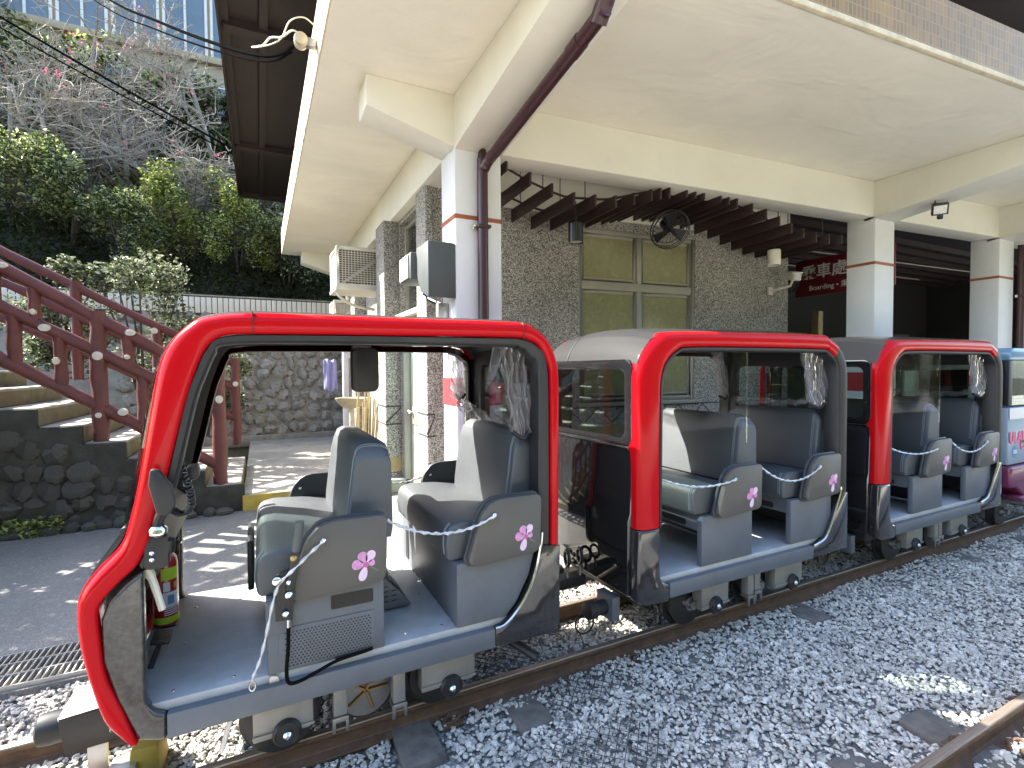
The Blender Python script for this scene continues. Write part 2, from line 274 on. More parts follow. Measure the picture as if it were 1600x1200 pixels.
# ------------------------------------------------------------------ mesh building
ORG = {}
def world_of(o): return ORG.get(o.name, Vector((0, 0, 0)))
class MB:
    def __init__(s): s.v = []; s.f = []
    def add(s, vs, fs):
        o = len(s.v); s.v += [tuple(p) for p in vs]; s.f += [tuple(i+o for i in q) for q in fs]; return s
    def box(s, x0, x1, y0, y1, z0, z1):
        return s.add([(x0, y0, z0), (x1, y0, z0), (x1, y1, z0), (x0, y1, z0), (x0, y0, z1), (x1, y0, z1), (x1, y1, z1), (x0, y1, z1)],
                     [(0, 3, 2, 1), (4, 5, 6, 7), (0, 1, 5, 4), (1, 2, 6, 5), (2, 3, 7, 6), (3, 0, 4, 7)])
    def hexa(s, p): return s.add(p, [(0, 3, 2, 1), (4, 5, 6, 7), (0, 1, 5, 4), (1, 2, 6, 5), (2, 3, 7, 6), (3, 0, 4, 7)])
    def prism(s, poly, axis, a, b):
        def P(u, v, w): return (u, w, v) if axis == 'y' else ((w, u, v) if axis == 'x' else (u, v, w))
        n = len(poly); vs = [P(u, v, a) for u, v in poly]+[P(u, v, b) for u, v in poly]
        return s.add(vs, [tuple(range(n))[::-1], tuple(range(n, 2*n))]+[(i, (i+1) % n, n+(i+1) % n, n+i) for i in range(n)])
    def tube(s, path, r, n=8, closed=False, caps=True):
        path = [Vector(p) for p in path]; m = len(path); rs = r if isinstance(r, (list, tuple)) else [r]*m
        rings = []; up = None
        for i in range(m):
            if closed: d = path[(i+1) % m]-path[i-1]
            else: d = path[min(i+1, m-1)]-path[max(i-1, 0)]
            d.normalize()
            if up is None:
                a = Vector((0, 0, 1)) if abs(d.z) < .9 else Vector((1, 0, 0)); up = (a-d*a.dot(d)).normalized()
            else:
                up = up-d*up.dot(d)
                up = up.normalized() if up.length > 1e-6 else d.orthogonal().normalized()
            sd = d.cross(up); rings.append([path[i]+(up*math.cos(2*math.pi*k/n)+sd*math.sin(2*math.pi*k/n))*rs[i] for k in range(n)])
        vs = [p for q in rings for p in q]; fs = []
        for i in range(m if closed else m-1):
            j = (i+1) % m
            fs += [(i*n+k, i*n+(k+1) % n, j*n+(k+1) % n, j*n+k) for k in range(n)]
        if caps and not closed: fs += [tuple(range(n))[::-1], tuple(range((m-1)*n, m*n))]
        return s.add(vs, fs)
    def lathe(s, prof, c, axis='z', n=20):
        vs = []; m = len(prof)
        for r, h in prof:
            for k in range(n):
                a = 2*math.pi*k/n; u, v = r*math.cos(a), r*math.sin(a)
                vs.append((c[0]+u, c[1]+v, c[2]+h) if axis == 'z' else ((c[0]+u, c[1]+h, c[2]+v) if axis == 'y' else (c[0]+h, c[1]+u, c[2]+v)))
        fs = [(i*n+k, i*n+(k+1) % n, (i+1)*n+(k+1) % n, (i+1)*n+k) for i in range(m-1) for k in range(n)]
        fs += [tuple(range(n))[::-1], tuple(range((m-1)*n, m*n))]
        return s.add(vs, fs)
    def grid(s, fn, nu, nv):
        vs = [fn(i/nu, j/nv) for j in range(nv+1) for i in range(nu+1)]; w = nu+1
        return s.add(vs, [(j*w+i, j*w+i+1, (j+1)*w+i+1, (j+1)*w+i) for j in range(nv) for i in range(nu)])
    def ball(s, c, r, nu=12, nv=8):
        if not isinstance(r, (tuple, list)): r = (r, r, r)
        prof = []
        vs = []
        for j in range(nv+1):
            t = math.pi*(j+.02 if j == 0 else (j-.02 if j == nv else j))/nv
            for i in range(nu):
                a = 2*math.pi*i/nu; vs.append((c[0]+r[0]*math.sin(t)*math.cos(a), c[1]+r[1]*math.sin(t)*math.sin(a), c[2]-r[2]*math.cos(t)))
        fs = [(j*nu+i, j*nu+(i+1) % nu, (j+1)*nu+(i+1) % nu, (j+1)*nu+i) for j in range(nv) for i in range(nu)]
        fs += [tuple(range(nu))[::-1], tuple(range(nv*nu, (nv+1)*nu))]
        return s.add(vs, fs)
    def sheet(s, fn, nu, nv, th):
        # a grid with thickness th along y
        s.grid(fn, nu, nv)
        return s
    def build(s, name, mat, parent=None, loc=None, bevel=0., seg=2, smooth=True, ang=38, recalc=True):
        base = world_of(parent) if parent is not None else Vector(loc if loc is not None else (0, 0, 0))
        me = bpy.data.meshes.new(name); me.from_pydata([(x-base.x, y-base.y, z-base.z) for x, y, z in s.v], [], s.f)
        if recalc or bevel:
            bm = bmesh.new(); bm.from_mesh(me)
            bmesh.ops.remove_doubles(bm, verts=bm.verts, dist=1e-6)
            bmesh.ops.recalc_face_normals(bm, faces=bm.faces)
            if bevel:
                es = [e for e in bm.edges if e.is_manifold and e.calc_face_angle(0) > .45]
                bmesh.ops.bevel(bm, geom=es, offset=bevel, segments=seg, profile=.5, affect='EDGES', clamp_overlap=True)
            bm.to_mesh(me); bm.free()
        if smooth:
            me.polygons.foreach_set('use_smooth', [True]*len(me.polygons)); me.set_sharp_from_angle(angle=R(ang))
        me.materials.append(M[mat] if isinstance(mat, str) else mat)
        o = bpy.data.objects.new(name, me); COL.objects.link(o)
        if parent is not None: o.parent = parent; ORG[o.name] = base
        else: o.location = base; ORG[o.name] = base
        return o
def tag(o, label=None, cat=None, group=None, kind=None):
    if label: o['label'] = label
    if cat: o['category'] = cat
    if group: o['group'] = group
    if kind: o['kind'] = kind
    return o
def thing(name, loc, label, cat, group=None):
    o = bpy.data.objects.new(name, None); COL.objects.link(o); o.location = loc; o.empty_display_size = .1
    ORG[o.name] = Vector(loc); return tag(o, label, cat, group)
def copy_tree(o, parent=None):
    c = o.copy(); COL.objects.link(c)
    if parent is not None: c.parent = parent
    for ch in list(o.children): copy_tree(ch, c)
    return c
def npmesh(name, V, F, mat, parent=None, loc=(0, 0, 0), smooth=False):
    me = bpy.data.meshes.new(name); V = np.asarray(V, np.float32)
    base = world_of(parent) if parent is not None else Vector(loc)
    V = V-np.array(base, np.float32); F = np.asarray(F, np.int32); k = F.shape[1]
    me.vertices.add(len(V)); me.vertices.foreach_set('co', V.ravel())
    me.loops.add(F.size); me.loops.foreach_set('vertex_index', F.ravel())
    me.polygons.add(len(F)); me.polygons.foreach_set('loop_start', np.arange(0, F.size, k, dtype=np.int32))
    me.update(calc_edges=True); me.validate()
    me.polygons.foreach_set('use_smooth', [smooth]*len(F))
    me.materials.append(M[mat]); o = bpy.data.objects.new(name, me); COL.objects.link(o)
    if parent is not None: o.parent = parent
    else: o.location = base
    ORG[o.name] = base; return o
def rand_rot(n):
    q = RNG.normal(size=(n, 4)); q /= np.linalg.norm(q, axis=1)[:, None]; w, x, y, z = q.T
    return np.stack([np.stack([1-2*(y*y+z*z), 2*(x*y-w*z), 2*(x*z+w*y)], 1), np.stack([2*(x*y+w*z), 1-2*(x*x+z*z), 2*(y*z-w*x)], 1), np.stack([2*(x*z-w*y), 2*(y*z+w*x), 1-2*(x*x+y*y)], 1)], 1)
def leaves(P, size, up=.6, aspect=.5, jit=.4):
    """leaf-shaped folded quads (two triangles hinged on the midrib) at points P"""
    n = len(P); nrm = RNG.normal(size=(n, 3)); nrm[:, 2] = np.abs(nrm[:, 2])+up; nrm /= np.linalg.norm(nrm, axis=1)[:, None]
    a = RNG.normal(size=(n, 3)); a -= nrm*(a*nrm).sum(1)[:, None]; a /= np.linalg.norm(a, axis=1)[:, None]; b = np.cross(nrm, a)
    s = size*(1+jit*RNG.uniform(-1, 1, n))[:, None]
    v = np.stack([P-a*s*.5, P+b*s*aspect*.5+nrm*s*.10, P+a*s*.5-nrm*s*.06, P-b*s*aspect*.5+nrm*s*.10], 1)
    i = np.arange(n)[:, None]*4
    F = np.concatenate([i+np.array([[0, 2, 1]]), i+np.array([[0, 3, 2]])], 0)
    return v.reshape(-1, 3), F
ICO = None
def ico():
    global ICO
    if ICO is None:
        t = (1+5**.5)/2
        v = np.array([(-1, t, 0), (1, t, 0), (-1, -t, 0), (1, -t, 0), (0, -1, t), (0, 1, t), (0, -1, -t), (0, 1, -t), (t, 0, -1), (t, 0, 1), (-t, 0, -1), (-t, 0, 1)], float); v /= np.linalg.norm(v[0])
        f = np.array([(0, 11, 5), (0, 5, 1), (0, 1, 7), (0, 7, 10), (0, 10, 11), (1, 5, 9), (5, 11, 4), (11, 10, 2), (10, 7, 6), (7, 1, 8), (3, 9, 4), (3, 4, 2), (3, 2, 6), (3, 6, 8), (3, 8, 9), (4, 9, 5), (2, 4, 11), (6, 2, 10), (8, 6, 7), (9, 8, 1)])
        ICO = (v, f)
    return ICO
def catmull(P, sub):
    P = [np.array(p, float) for p in P]; out = []
    for i in range(len(P)-1):
        p0, p1, p2, p3 = P[max(i-1, 0)], P[i], P[i+1], P[min(i+2, len(P)-1)]
        for k in range(sub):
            t = k/sub; out.append(.5*((2*p1)+(-p0+p2)*t+(2*p0-5*p1+4*p2-p3)*t*t+(-p0+3*p1-3*p2+p3)*t**3))
    out.append(P[-1]); return out
def text_mesh(body, size, depth, mapf, name, mat, parent, loc=None, bold=0.0):
    c = bpy.data.curves.new('lettering', 'FONT'); c.body = body; c.size = size; c.extrude = depth; c.offset = bold; c.align_x = 'LEFT'
    o = bpy.data.objects.new('lettering_source', c); COL.objects.link(o)
    dg = bpy.context.evaluated_depsgraph_get(); me = bpy.data.meshes.new_from_object(o.evaluated_get(dg))
    vs = [mapf(v.co.x, v.co.y, v.co.z) for v in me.vertices]; fs = [tuple(p.vertices) for p in me.polygons]
    bpy.data.objects.remove(o); bpy.data.curves.remove(c); bpy.data.meshes.remove(me)
    mb = MB(); mb.add(vs, fs); return mb.build(name, mat, parent, loc, smooth=False, recalc=False)
# ------------------------------------------------------------------ setting: ground
def yF(x, d=0.): return 4.5+d-.0735*(x-1.67)
g = MB().grid(lambda u, v: (-60+160*u, -60+120*v, -.06), 8, 8).build('ground', 'soil', loc=(0, 0, -.06)); tag(g, kind='structure')
def bedz(x, y):
    q = min(1, max(0, (y-3.2)/.36)); q = q*q*(3-2*q)*(1 if x < 1.2 else max(0, 1-(x-1.2)/.4))
    return .085*q+.012*math.sin(x*2.1+y*1.3)+.01*math.sin(x*5.3-y*3.7)
b = MB().grid(lambda u, v: (-6+46*u, -3+6.62*v, bedz(-6+46*u, -3+6.62*v)-.016), 160, 40).build('ballast_bed', 'bed'); tag(b, kind='structure')
pv = MB().box(-14, 40, 4.06, 7.2, -.05, .15).box(1.55, 40, 3.62, 4.06, -.05, .15).box(-14, 1.55, 3.615, 3.64, -.05, .125).build('pavement', 'pavement', bevel=.01); tag(pv, kind='structure')
ch = MB().box(-14, 1.55, 3.64, 4.06, -.05, .02).build('drain_channel', 'mortardark'); tag(ch, kind='structure')
ps = MB().prism([(6.93, .15), (6.93, .335), (13.0, .32), (13, .1)], 'x', -.21, 1.9).build('passage_floor', 'concrete', bevel=.012); tag(ps, kind='structure')
nos = MB().box(-.212, 1.6, 6.905, 6.928, .15, .337).build('painted_step_edge', 'yellow'); tag(nos, kind='structure')

# gravel: crushed stones as real geometry
def scatter_gravel():
    pts = []
    rects = [(-1.7, .3, 1.9, 3.62, 2700), (.3, 1.6, 1.5, 3.6, 2700), (1.6, 5.0, .85, 3.6, 2700), (5.0, 9.0, 1.0, 3.6, 1900), (9.0, 14.0, 1.6, 3.6, 800), (-4, -1.7, 2.6, 3.62, 900)]
    for x0, x1, y0, y1, d in rects:
        n = int((x1-x0)*(y1-y0)*d); pts.append(np.stack([RNG.uniform(x0, x1, n), RNG.uniform(y0, y1, n)], 1))
    P = np.concatenate(pts); x, y = P.T
    keep = ~((np.abs(y-2.535) < .045) | (np.abs(y-3.105) < .045) | (np.abs(y-1.12) < .05))
    keep &= ~((np.abs(x-.66) < .13) & (y > 2.2) & (y < 2.5) & (RNG.random(len(x)) < .93))
    keep &= ~((np.abs(x-3.03) < .14) & (y > 1.16) & (y < 1.42) & (RNG.random(len(x)) < .85))
    keep &= ~((np.abs(x-2.42) < .13) & (y > 1.16) & (y < 1.40) & (RNG.random(len(x)) < .7))
    P = P[keep]; n = len(P)
    v0, f0 = ico(); nv = 8
    shapes = np.stack([v0*RNG.uniform(.72, 1.22, size=(12, 1))*RNG.uniform(.92, 1.08, size=(12, 3)) for _ in range(nv)])
    s = np.exp(RNG.normal(math.log(.0120), .27, n)); sc3 = np.stack([s*RNG.uniform(.9, 1.5, n), s*RNG.uniform(.8, 1.1, n), s*RNG.uniform(.5, .8, n)], 1)
    Rm = rand_rot(n); z = np.array([bedz(a, b_) for a, b_ in P])+RNG.uniform(-.005, .010, n)
    near = np.minimum(np.abs(P[:, 1]-2.535), np.abs(P[:, 1]-1.12)); z += np.where(near < .13, .012, 0)
    V = shapes[RNG.integers(0, nv, n)]*sc3[:, None, :]
    V = np.einsum('nij,nkj->nki', Rm, V); V[:, :, 2] *= .72; V += np.concatenate([P, z[:, None]], 1)[:, None, :]
    F = (f0[None]+(np.arange(n)*12)[:, None, None]).reshape(-1, 3)
    return npmesh('gravel', V.reshape(-1, 3), F, 'gravel')
tag(scatter_gravel(), kind='stuff')

# rails
def rail(yc, x0, x1, label, tops='railtop'):
    r = thing('rail', (x0, yc, 0), label, 'rail', 'steel rails of the narrow track')
    MB().prism([(yc-.05, 0), (yc+.05, 0), (yc+.05, .012), (yc+.008, .026), (yc+.008, .082), (yc+.024, .094), (yc+.024, .112), (yc-.024, .112), (yc-.024, .094), (yc-.008, .082), (yc-.008, .026), (yc-.05, .012)], 'x', x0, x1).build('rail_body', 'rust', r, bevel=.003)
    MB().prism([(yc-.021, .1125), (yc+.021, .1125), (yc+.017, .120), (yc-.017, .120)], 'x', x0, x1).build('rail_head', tops, r, bevel=.002)
    return r
rail(2.535, -9, 40, 'rusty near rail that the wheels of the red carts stand on')
rail(3.105, -9, 40, 'rusty far rail running beneath the red carts beside the drain grating')
rail(1.12, -3, 40, 'shiny rusty rail of the empty track crossing the bottom right corner')
for k in range(-3, 26):
    x = .66+.6*k
    lab = 'dark weathered sleeper end bare of gravel below the foot brake of the front cart' if k == 0 else 'weathered sleeper buried in gravel under the train'
    s = MB().box(x-.10, x+.10, 2.24, 3.42, -.06, .006 if k else .024).build('sleeper', 'sleeper', loc=(x, 2.8, -.06), bevel=.008); tag(s, lab, 'sleeper', 'sleepers under the red carts')
for k, lab in ((0, 'flat grey sleeper end beside the rail, farther from the camera'), (1, 'flat grey sleeper end beside the rail at the bottom edge'), ):
    x = 3.03-.61*k
    s = MB().box(x-.11, x+.11, .1, 1.40, -.06, .022).build('sleeper', 'sleeper', loc=(x, .8, -.06), bevel=.01); tag(s, lab, 'sleeper', 'sleepers of the empty track')
def clip(x, y, label):
    c = thing('rail_clip', (x, y, 0), label, 'rail clip', 'rusty clips fixing the rails')
    MB().box(x-.055, x+.055, y-.05, y+.04, .0, .022).build('base_plate', 'rust', c, bevel=.004)
    MB().tube([(x+.045*math.cos(a), y-.02+.028*math.sin(a), .035+.014*math.cos(a)) for a in [i*math.pi*2/14 for i in range(14)]], .009, 6, closed=True).build('spring_loop', 'rust', c)
    MB().lathe([(.014, 0), (.014, .02), (.009, .026)], (x, y+.012, .022), 'z', 6).build('bolt', 'rust', c)
clip(.86, 2.47, 'rusty rail clip on the gravel below the rear wheel of the front cart')
clip(-.27, 2.47, 'rusty rail clip ring at the bottom edge below the front wheel')
clip(2.04, 2.47, 'rusty rail clip by the rail in the gap between two carts')
clip(2.98, 1.185, 'rusty rail clip loop beside the flat grey sleeper end')
clip(3.62, 1.185, 'rusty orange rail clip at the right edge of the picture')
clip(3.2, 1.05, 'rusty rail clip on the far side of the shiny rail')
# expanded mesh mats lying in the gravel
def mesh_mat(x0, x1, y0, y1, z, label):
    mb = MB(); n = 9; w = (x1-x0); h = (y1-y0)
    for k in range(-n, n):
        for sgn in (1, -1):
            pa = []
            for q in range(7):
                u = (k+.5)/n+sgn*q/6*(h/w) if sgn > 0 else (k+1.5)/n+1-q/6*(h/w)
                if 0 <= u <= 1: pa.append((x0+w*u, y0+h*q/6, z+.004*math.sin(u*20+q)))
            if len(pa) > 1: mb.tube(pa, .0022, 4, caps=False)
    o = mb.build('wire_mesh_mat', 'netting', loc=(x0, y0, z)); tag(o, label, 'wire mesh', 'dark wire mesh pieces in the gravel')
mesh_mat(1.15, 1.75, 1.72, 2.05, .03, 'dark wire mesh half buried in gravel at the bottom edge')
mesh_mat(1.35, 1.95, 2.24, 2.5, .035, 'dark wire mesh on the gravel outside the rail behind the front cart')
mesh_mat(1.05, 1.6, 2.62, 3.05, .045, 'dark wire mesh between the rails under the tail of the front cart')
# drain grating
gr = thing('drain_grating', (-6, 3.85, .1), 'galvanised slotted drain grating along the pavement edge at far left', 'grating')
mb = MB()
for k in range(230): x = -6+k*.0325; mb.box(x, x+.007, 3.645, 4.055, .115, .147)
o = mb.build('bars', 'zinc', gr, smooth=False); o['kind'] = 'stuff'
for yy in (3.645, 3.78, 3.92, 4.05): MB().box(-6, 1.5, yy-.004, yy+.004, .114, .149).build('cross_rod', 'zinc', gr)

# ------------------------------------------------------------------ stairs, retaining walls, railings
def stone_mesh(seed):
    rg = random.Random(seed); mb = MB(); mb.ball((0, 0, 0), 1, 8, 5)
    k = [rg.uniform(.66, 1.2) for _ in range(23)]
    mb.v = [(math.copysign(abs(x)**.8, x)*k[i % 23], y*k[(i*5) % 23], math.copysign(abs(z)**.8, z)*k[(i*7+3) % 23]) for i, (x, y, z) in enumerate(mb.v)]
    me = bpy.data.meshes.new('stone'); me.from_pydata(mb.v, [], mb.f); me.polygons.foreach_set('use_smooth', [True]*len(me.polygons)); me.set_sharp_from_angle(angle=R(34)); return me
STM = [stone_mesh(i) for i in range(7)]
def stones(parent, mat, x0, x1, zlo, zhi, y, step, size, dy=.06, inside=None):
    base = world_of(parent); rg = random.Random(5); z = zlo+step*.4; row = 0; n = 0
    mm = []
    for me in STM:
        q = me.copy(); q.materials.clear(); q.materials.append(M[mat]); mm.append(q)
    while z < zhi:
        x = x0+(row % 2)*step*.5
        while x < x1:
            w = step*rg.uniform(.75, 1.25); px = x+w*.5; pz = z+rg.uniform(-.2, .2)*step
            if inside is None or inside(px, pz):
                o = bpy.data.objects.new('stone', rg.choice(mm)); COL.objects.link(o); o.parent = parent
                o.location = Vector((px, y+rg.uniform(-.02, .015), pz))-base; o.rotation_euler = (rg.uniform(-.25, .25), rg.uniform(-.5, .5), rg.uniform(-.2, .2))
                o.scale = (w*size*rg.uniform(.85, 1.05), dy, step*size*rg.uniform(.72, 1.0)); n += 1
            x += w
        z += step*rg.uniform(.82, .98); row += 1
    return n
STEP = [(-.23-.375*k, .48+.2*k) for k in range(12)]
# staircase with its rubble side wall
stc = thing('staircase', (-.3, 8, .15), 'concrete staircase climbing left above a mossy rubble wall', 'staircase')
for k, (x, z) in enumerate(STEP):
    MB().box(x-.375 if k < 11 else x-3, x, 7.021, 9.15, z-.2, z).build('step', 'concrete', stc, bevel=.014)
    MB().box(x+.0005, x+.006, 7.0, 9.14, z-.195, z-.03).build('riser_face', 'riser', stc)
prof = [(-.2, .1)]+[p for (x, z) in STEP for p in ((x-.006, z-.21), (x-.38, z-.21))]+[(-8, 2.47), (-8, .1)]
MB().prism(prof, 'y', 7.02, 9.12).build('core', 'mortardark', stc)
prof2 = [(-.19, .1), (-.19, .466)]+[p for (x, z) in STEP[1:] for p in ((x+.0, z-.214), (x+.0, z-.014))]+[(STEP[-1][0]-.37, STEP[-1][1]-.014)]+[(-8, 2.48), (-8, .1)]
sd = MB().prism(prof2, 'y', 6.95, 7.019).build('side_wall', 'mortardark', stc)
def ins(x, z):
    k = int((-.23-x)/.375); return x < -.26 and z < .48+.2*max(0, min(k, 11))-.28
stones(stc, 'stonedark', -4.6, -.25, .13, 2.5, 6.955, .215, .58, .05, ins)
for i in range(26):   # a kerb of loose rocks along the foot
    x = -.4-i*.16+random.uniform(-.04, .04)
    mb = MB(); mb.ball((x, 6.9+random.uniform(-.03, .03), .18), (random.uniform(.07, .13), .08, random.uniform(.05, .09)), 8, 5); mb.build('foot_stone', 'stonedark', stc)
# moss on the wall foot
P = np.stack([RNG.uniform(-2.8, -.3, 1500), RNG.uniform(6.8, 6.93, 1500), RNG.uniform(.15, .34, 1500)], 1)
P = P[(np.sin(P[:, 0]*5.1)+np.sin(P[:, 0]*2.3+1)) > .35]; V, F = leaves(P, .045, .4, .8); tag(npmesh('moss_tufts', V, F, 'leafyel'), kind='stuff')

def railing(y, posts, fr, lines, r, label, knots, balusters):
    t = thing('log_railing', (posts[0][0], y, posts[0][1]), label, 'railing', 'red brown log style stair railings')
    def wob(p0, p1, n, rr, nm):
        pa, rs = [], []
        for i in range(n+1):
            q = i/n; pa.append([p0[j]+(p1[j]-p0[j])*q+(random.uniform(-.006, .006) if 0 < i < n else 0) for j in range(3)]); rs.append(rr*random.uniform(.9, 1.1))
        MB().tube(pa, rs, 10).build(nm, 'railing', t)
    for x, z0, z1 in posts: wob((x, y, z0-.05), (x, y, z1), 8, r*1.15, 'post')
    for (za, s) in lines: wob((posts[0][0]+.02, y, za), (-4.6, y, za+s*(posts[0][0]+4.6)), 26, r, 'handrail')
    for x, z0, z1 in balusters: wob((x, y, z0), (x, y, z1), 5, r*.9, 'baluster')
    for x, z, rx, rz in knots:
        MB().prism([(x+rx*.88*math.cos(a), z+rz*.88*math.sin(a)) for a in [i*math.pi*2/14 for i in range(14)]], 'y', y-r*1.32, y-r*.5).build('cut_end', 'knot', t, bevel=.006)
L1 = [(1.70, .645), (1.36, .61), (.68, .67)]; X1 = -.45
def ln(L, i, x, X): return L[i][0]+L[i][1]*(X-x)
po = [(-.45, .48, 1.9), (-1.6, 1.07, 2.53), (-2.75, 1.7, 3.2), (-3.9, 2.3, 3.9)]
bl = [(x, ln(L1, 2, x, X1), ln(L1, 1, x, X1)) for x in (-1.2, -1.93, -2.3, -3.1, -3.5, -.82)]+[(x, ln(L1, 1, x, X1), ln(L1, 0, x, X1)) for x in (-1.33, -2.13, -.95, -2.45, -3.3)]
railing(7.1, po, 0, L1, .068, 'near red brown log railing with cream cut ends on the stair edge',
        [(-2.033, 2.33, .06, .045), (-1.594, 2.033, .055, .055), (-1.948, 1.976, .035, .045), (-1.296, 2.294, .055, .04), (-1.382, 1.40, .055, .045), (-1.6, 1.376, .035, .035), (-2.121, 2.494, .03, .035), (-.44, 1.513, .045, .055), (-2.353, 2.963, .05, .035), (-1.33, 2.02, .03, .03)], bl)
L2 = [(1.96, .56), (1.58, .55), (1.1, .55)]; X2 = -.34
po2 = [(-.34, .75, 2.06), (-1.34, 1.3, 2.55), (-2.26, 1.8, 3.12), (-3.2, 2.4, 3.6)]
railing(9.0, po2, 0, L2, .058, 'far red brown log railing on the back edge of the stairs',
        [(-1.36, 2.45, .05, .05), (-.335, 1.654, .045, .045), (-.704, 1.632, .035, .035), (-1.373, 1.88, .03, .04)], [(x, ln(L2, 2, x, X2), ln(L2, 1, x, X2)) for x in (-.7, -1.0, -1.66, -2.0)])

# stone back wall with tiled coping
bw = thing('stone_wall', (0, 12.6, .3), 'grey river stone wall with white tiled coping at the end of the passage', 'wall')
MB().box(-7, 1.9, 12.52, 12.95, -.05, 3.03).build('wall_core', 'mortar', bw)
stones(bw, 'stonegrey', -2.6, 1.8, .45, 3.02, 12.51, .27, .53, .055)
MB().box(-7, 1.9, 12.38, 12.5, .2, .44).build('kerb', 'concrete', bw, bevel=.02)
MB().box(-7, 1.9, 12.46, 12.95, 3.031, 3.44).build('coping_core', 'grout', bw)
tm = None
for k in range(84):
    x = -6.9+k*.104
    if tm is None:
        o = MB().box(x, x+.090, 12.448, 12.462, 3.09, 3.42).build('tile', 'tilewhite', bw, bevel=.004); tm = o; tx = x
    else:
        c = tm.copy(); COL.objects.link(c); c.parent = bw; c.location = (x-tx, random.uniform(-.002, .002), 0)
MB().box(-7, 1.9, 12.44, 12.97, 3.441, 3.47).build('coping_cap', 'concrete', bw, bevel=.005)
# hillside
def hz(x, y):
    k = min(1, max(0, (-6.3-x)/1.8)); k = k*k*(3-2*k)
    b_ = 3.2+max(0, y-13.2)*(.86+.42*k)+.35*math.sin(x*.7+y*.4)+.22*math.sin(x*1.7-y*1.1)
    return min(b_, 10.6+.05*(y-21)+5.2*k) if y > 13 else 3.1
hl = MB().grid(lambda u, v: (-26+40*u, 12.96+24*v, hz(-26+40*u, 12.96+24*v)), 90, 60).build('hillside', 'soil', loc=(0, 13, 3)); tag(hl, kind='structure')
op = MB().box(-30, 50, -8.2, -2.6, -.05, .12).build('added_bounce_platform', 'pale'); tag(op, kind='structure')  # unseen pale slab behind the camera, added to bounce sunlight onto the soffit
# wooded slope across the track, behind the camera
def hz2(x, y): return max(-.06, (-8.5-y)*.75)+.4*math.sin(x*.6)*min(1, max(0, (-8.5-y)))
h2 = MB().grid(lambda u, v: (-40+80*u, -40+31.7*v, hz2(-40+80*u, -40+31.7*v)), 60, 30).build('far_slope', 'soil', loc=(0, -20, 0)); tag(h2, kind='structure')
P = np.stack([RNG.uniform(-34, 36, 16000), RNG.uniform(-26, -8.6, 16000)], 1); zz = np.array([hz2(*p) for p in P]); P = np.concatenate([P, (zz+RNG.random(len(P))**1.5*3.5*(1+.6*np.sin(P[:, 0]*.9)))[:, None]], 1)
V, F = leaves(P, .55, .4, .6); w = npmesh('far_slope_wood', V, F, 'leaf'); tag(w, kind='stuff')

# ------------------------------------------------------------------ vegetation on the hillside
MISC = 0
def shrub(cx, cy, w, h, n, mat, size, label, group='shrubs on the hillside', d=None, base=None, clumps=16):
    d = d or w*.7; z0 = hz(cx, cy) if base is None else base
    t = thing('shrub', (cx, cy, z0), label, 'shrub', group)
    pts = []
    for c in range(clumps):
        a = random.uniform(0, 6.28); rr = math.sqrt(random.random()); zc = random.uniform(.2, 1)
        k = math.sqrt(max(.05, 1-(zc-.35)**2*1.4)); c0 = np.array([cx+w*.5*rr*k*math.cos(a), cy+d*.5*rr*k*math.sin(a)-.1, z0+h*zc*.85])
        m = n//clumps; q = RNG.normal(size=(m, 3)); q /= np.linalg.norm(q, axis=1)[:, None]; q *= (RNG.random(m)**.45)[:, None]
        s = random.uniform(.75, 1.3); pts.append(c0+q*np.array([w*.20, d*.20, h*.17])*s)
    V, F = leaves(np.concatenate(pts), size, .5, .55); npmesh('foliage', V, F, mat, t)
    st = MB()
    for c in range(6):
        a = random.uniform(0, 6.28); st.tube([(cx, cy, z0-.2), (cx+w*.15*math.cos(a), cy+d*.15*math.sin(a), z0+h*.4), (cx+w*.35*math.cos(a), cy+d*.3*math.sin(a), z0+h*.85)], [.03, .02, .008], 5)
    st.build('stems', 'barkdark', t)
SH = [(-5.3, 14.6, 2.2, 2.7, 6300, 'leaf', 0.086, 'glossy dark green shrub at the left edge of the hillside'),
      (-3.8, 14.9, 2.0, 2.5, 6300, 'leaf', 0.082, 'sparkling green shrub second from the left on the hillside'),
      (-2.6, 14.4, 1.8, 2.3, 5700, 'leaf', 0.078, 'glossy green shrub in the middle of the hillside below the bare tree'),
      (-1.5, 14.9, 1.9, 2.9, 6600, 'leafyel', 0.078, 'tall yellow green shrub left of the dark eave'),
      (-.4, 14.5, 1.7, 2.4, 5400, 'leafyel', 0.074, 'yellow green shrub just below the dark eave'),
      (.7, 14.3, 1.8, 1.8, 4500, 'leaf', 0.074, 'dark shrub beside the roof slab corner')]
for a in SH: shrub(*a)
shrub(-1.75, 10.4, 1.9, 2.5, 5200, 'leafpale', .08, 'pale speckled bush growing behind the far railing', 'bushes behind the stairs', .8, 1.3, 14)
shrub(-.85, 10.5, 1.4, 1.9, 3200, 'leafpale', .08, 'lower pale bush near the lower end of the stairs', 'bushes behind the stairs', .7, .9, 9)
shrub(-2.9, 10.6, 1.7, 1.9, 3800, 'leafpale', .085, 'green bush high beside the stair behind the railing', 'bushes behind the stairs', .8, 1.9, 10)
shrub(-2.0, 19.6, 4.0, 3.2, 4200, 'leaf', .17, 'mid green shrub mass under the hilltop building', 'trees on the hill top', 2.2, 8.6, 16)
shrub(-5.4, 19.6, 4.0, 3.6, 4200, 'leaf', .17, 'green shrub mass under the left end of the hilltop building', 'trees on the hill top', 2.2, 8.6, 16)
shrub(.2, 19.2, 2.6, 3.2, 2600, 'leafdark', .16, 'dark shrub mass behind the eave edge below the hilltop building', 'trees on the hill top', 2.0, 8.4, 12)
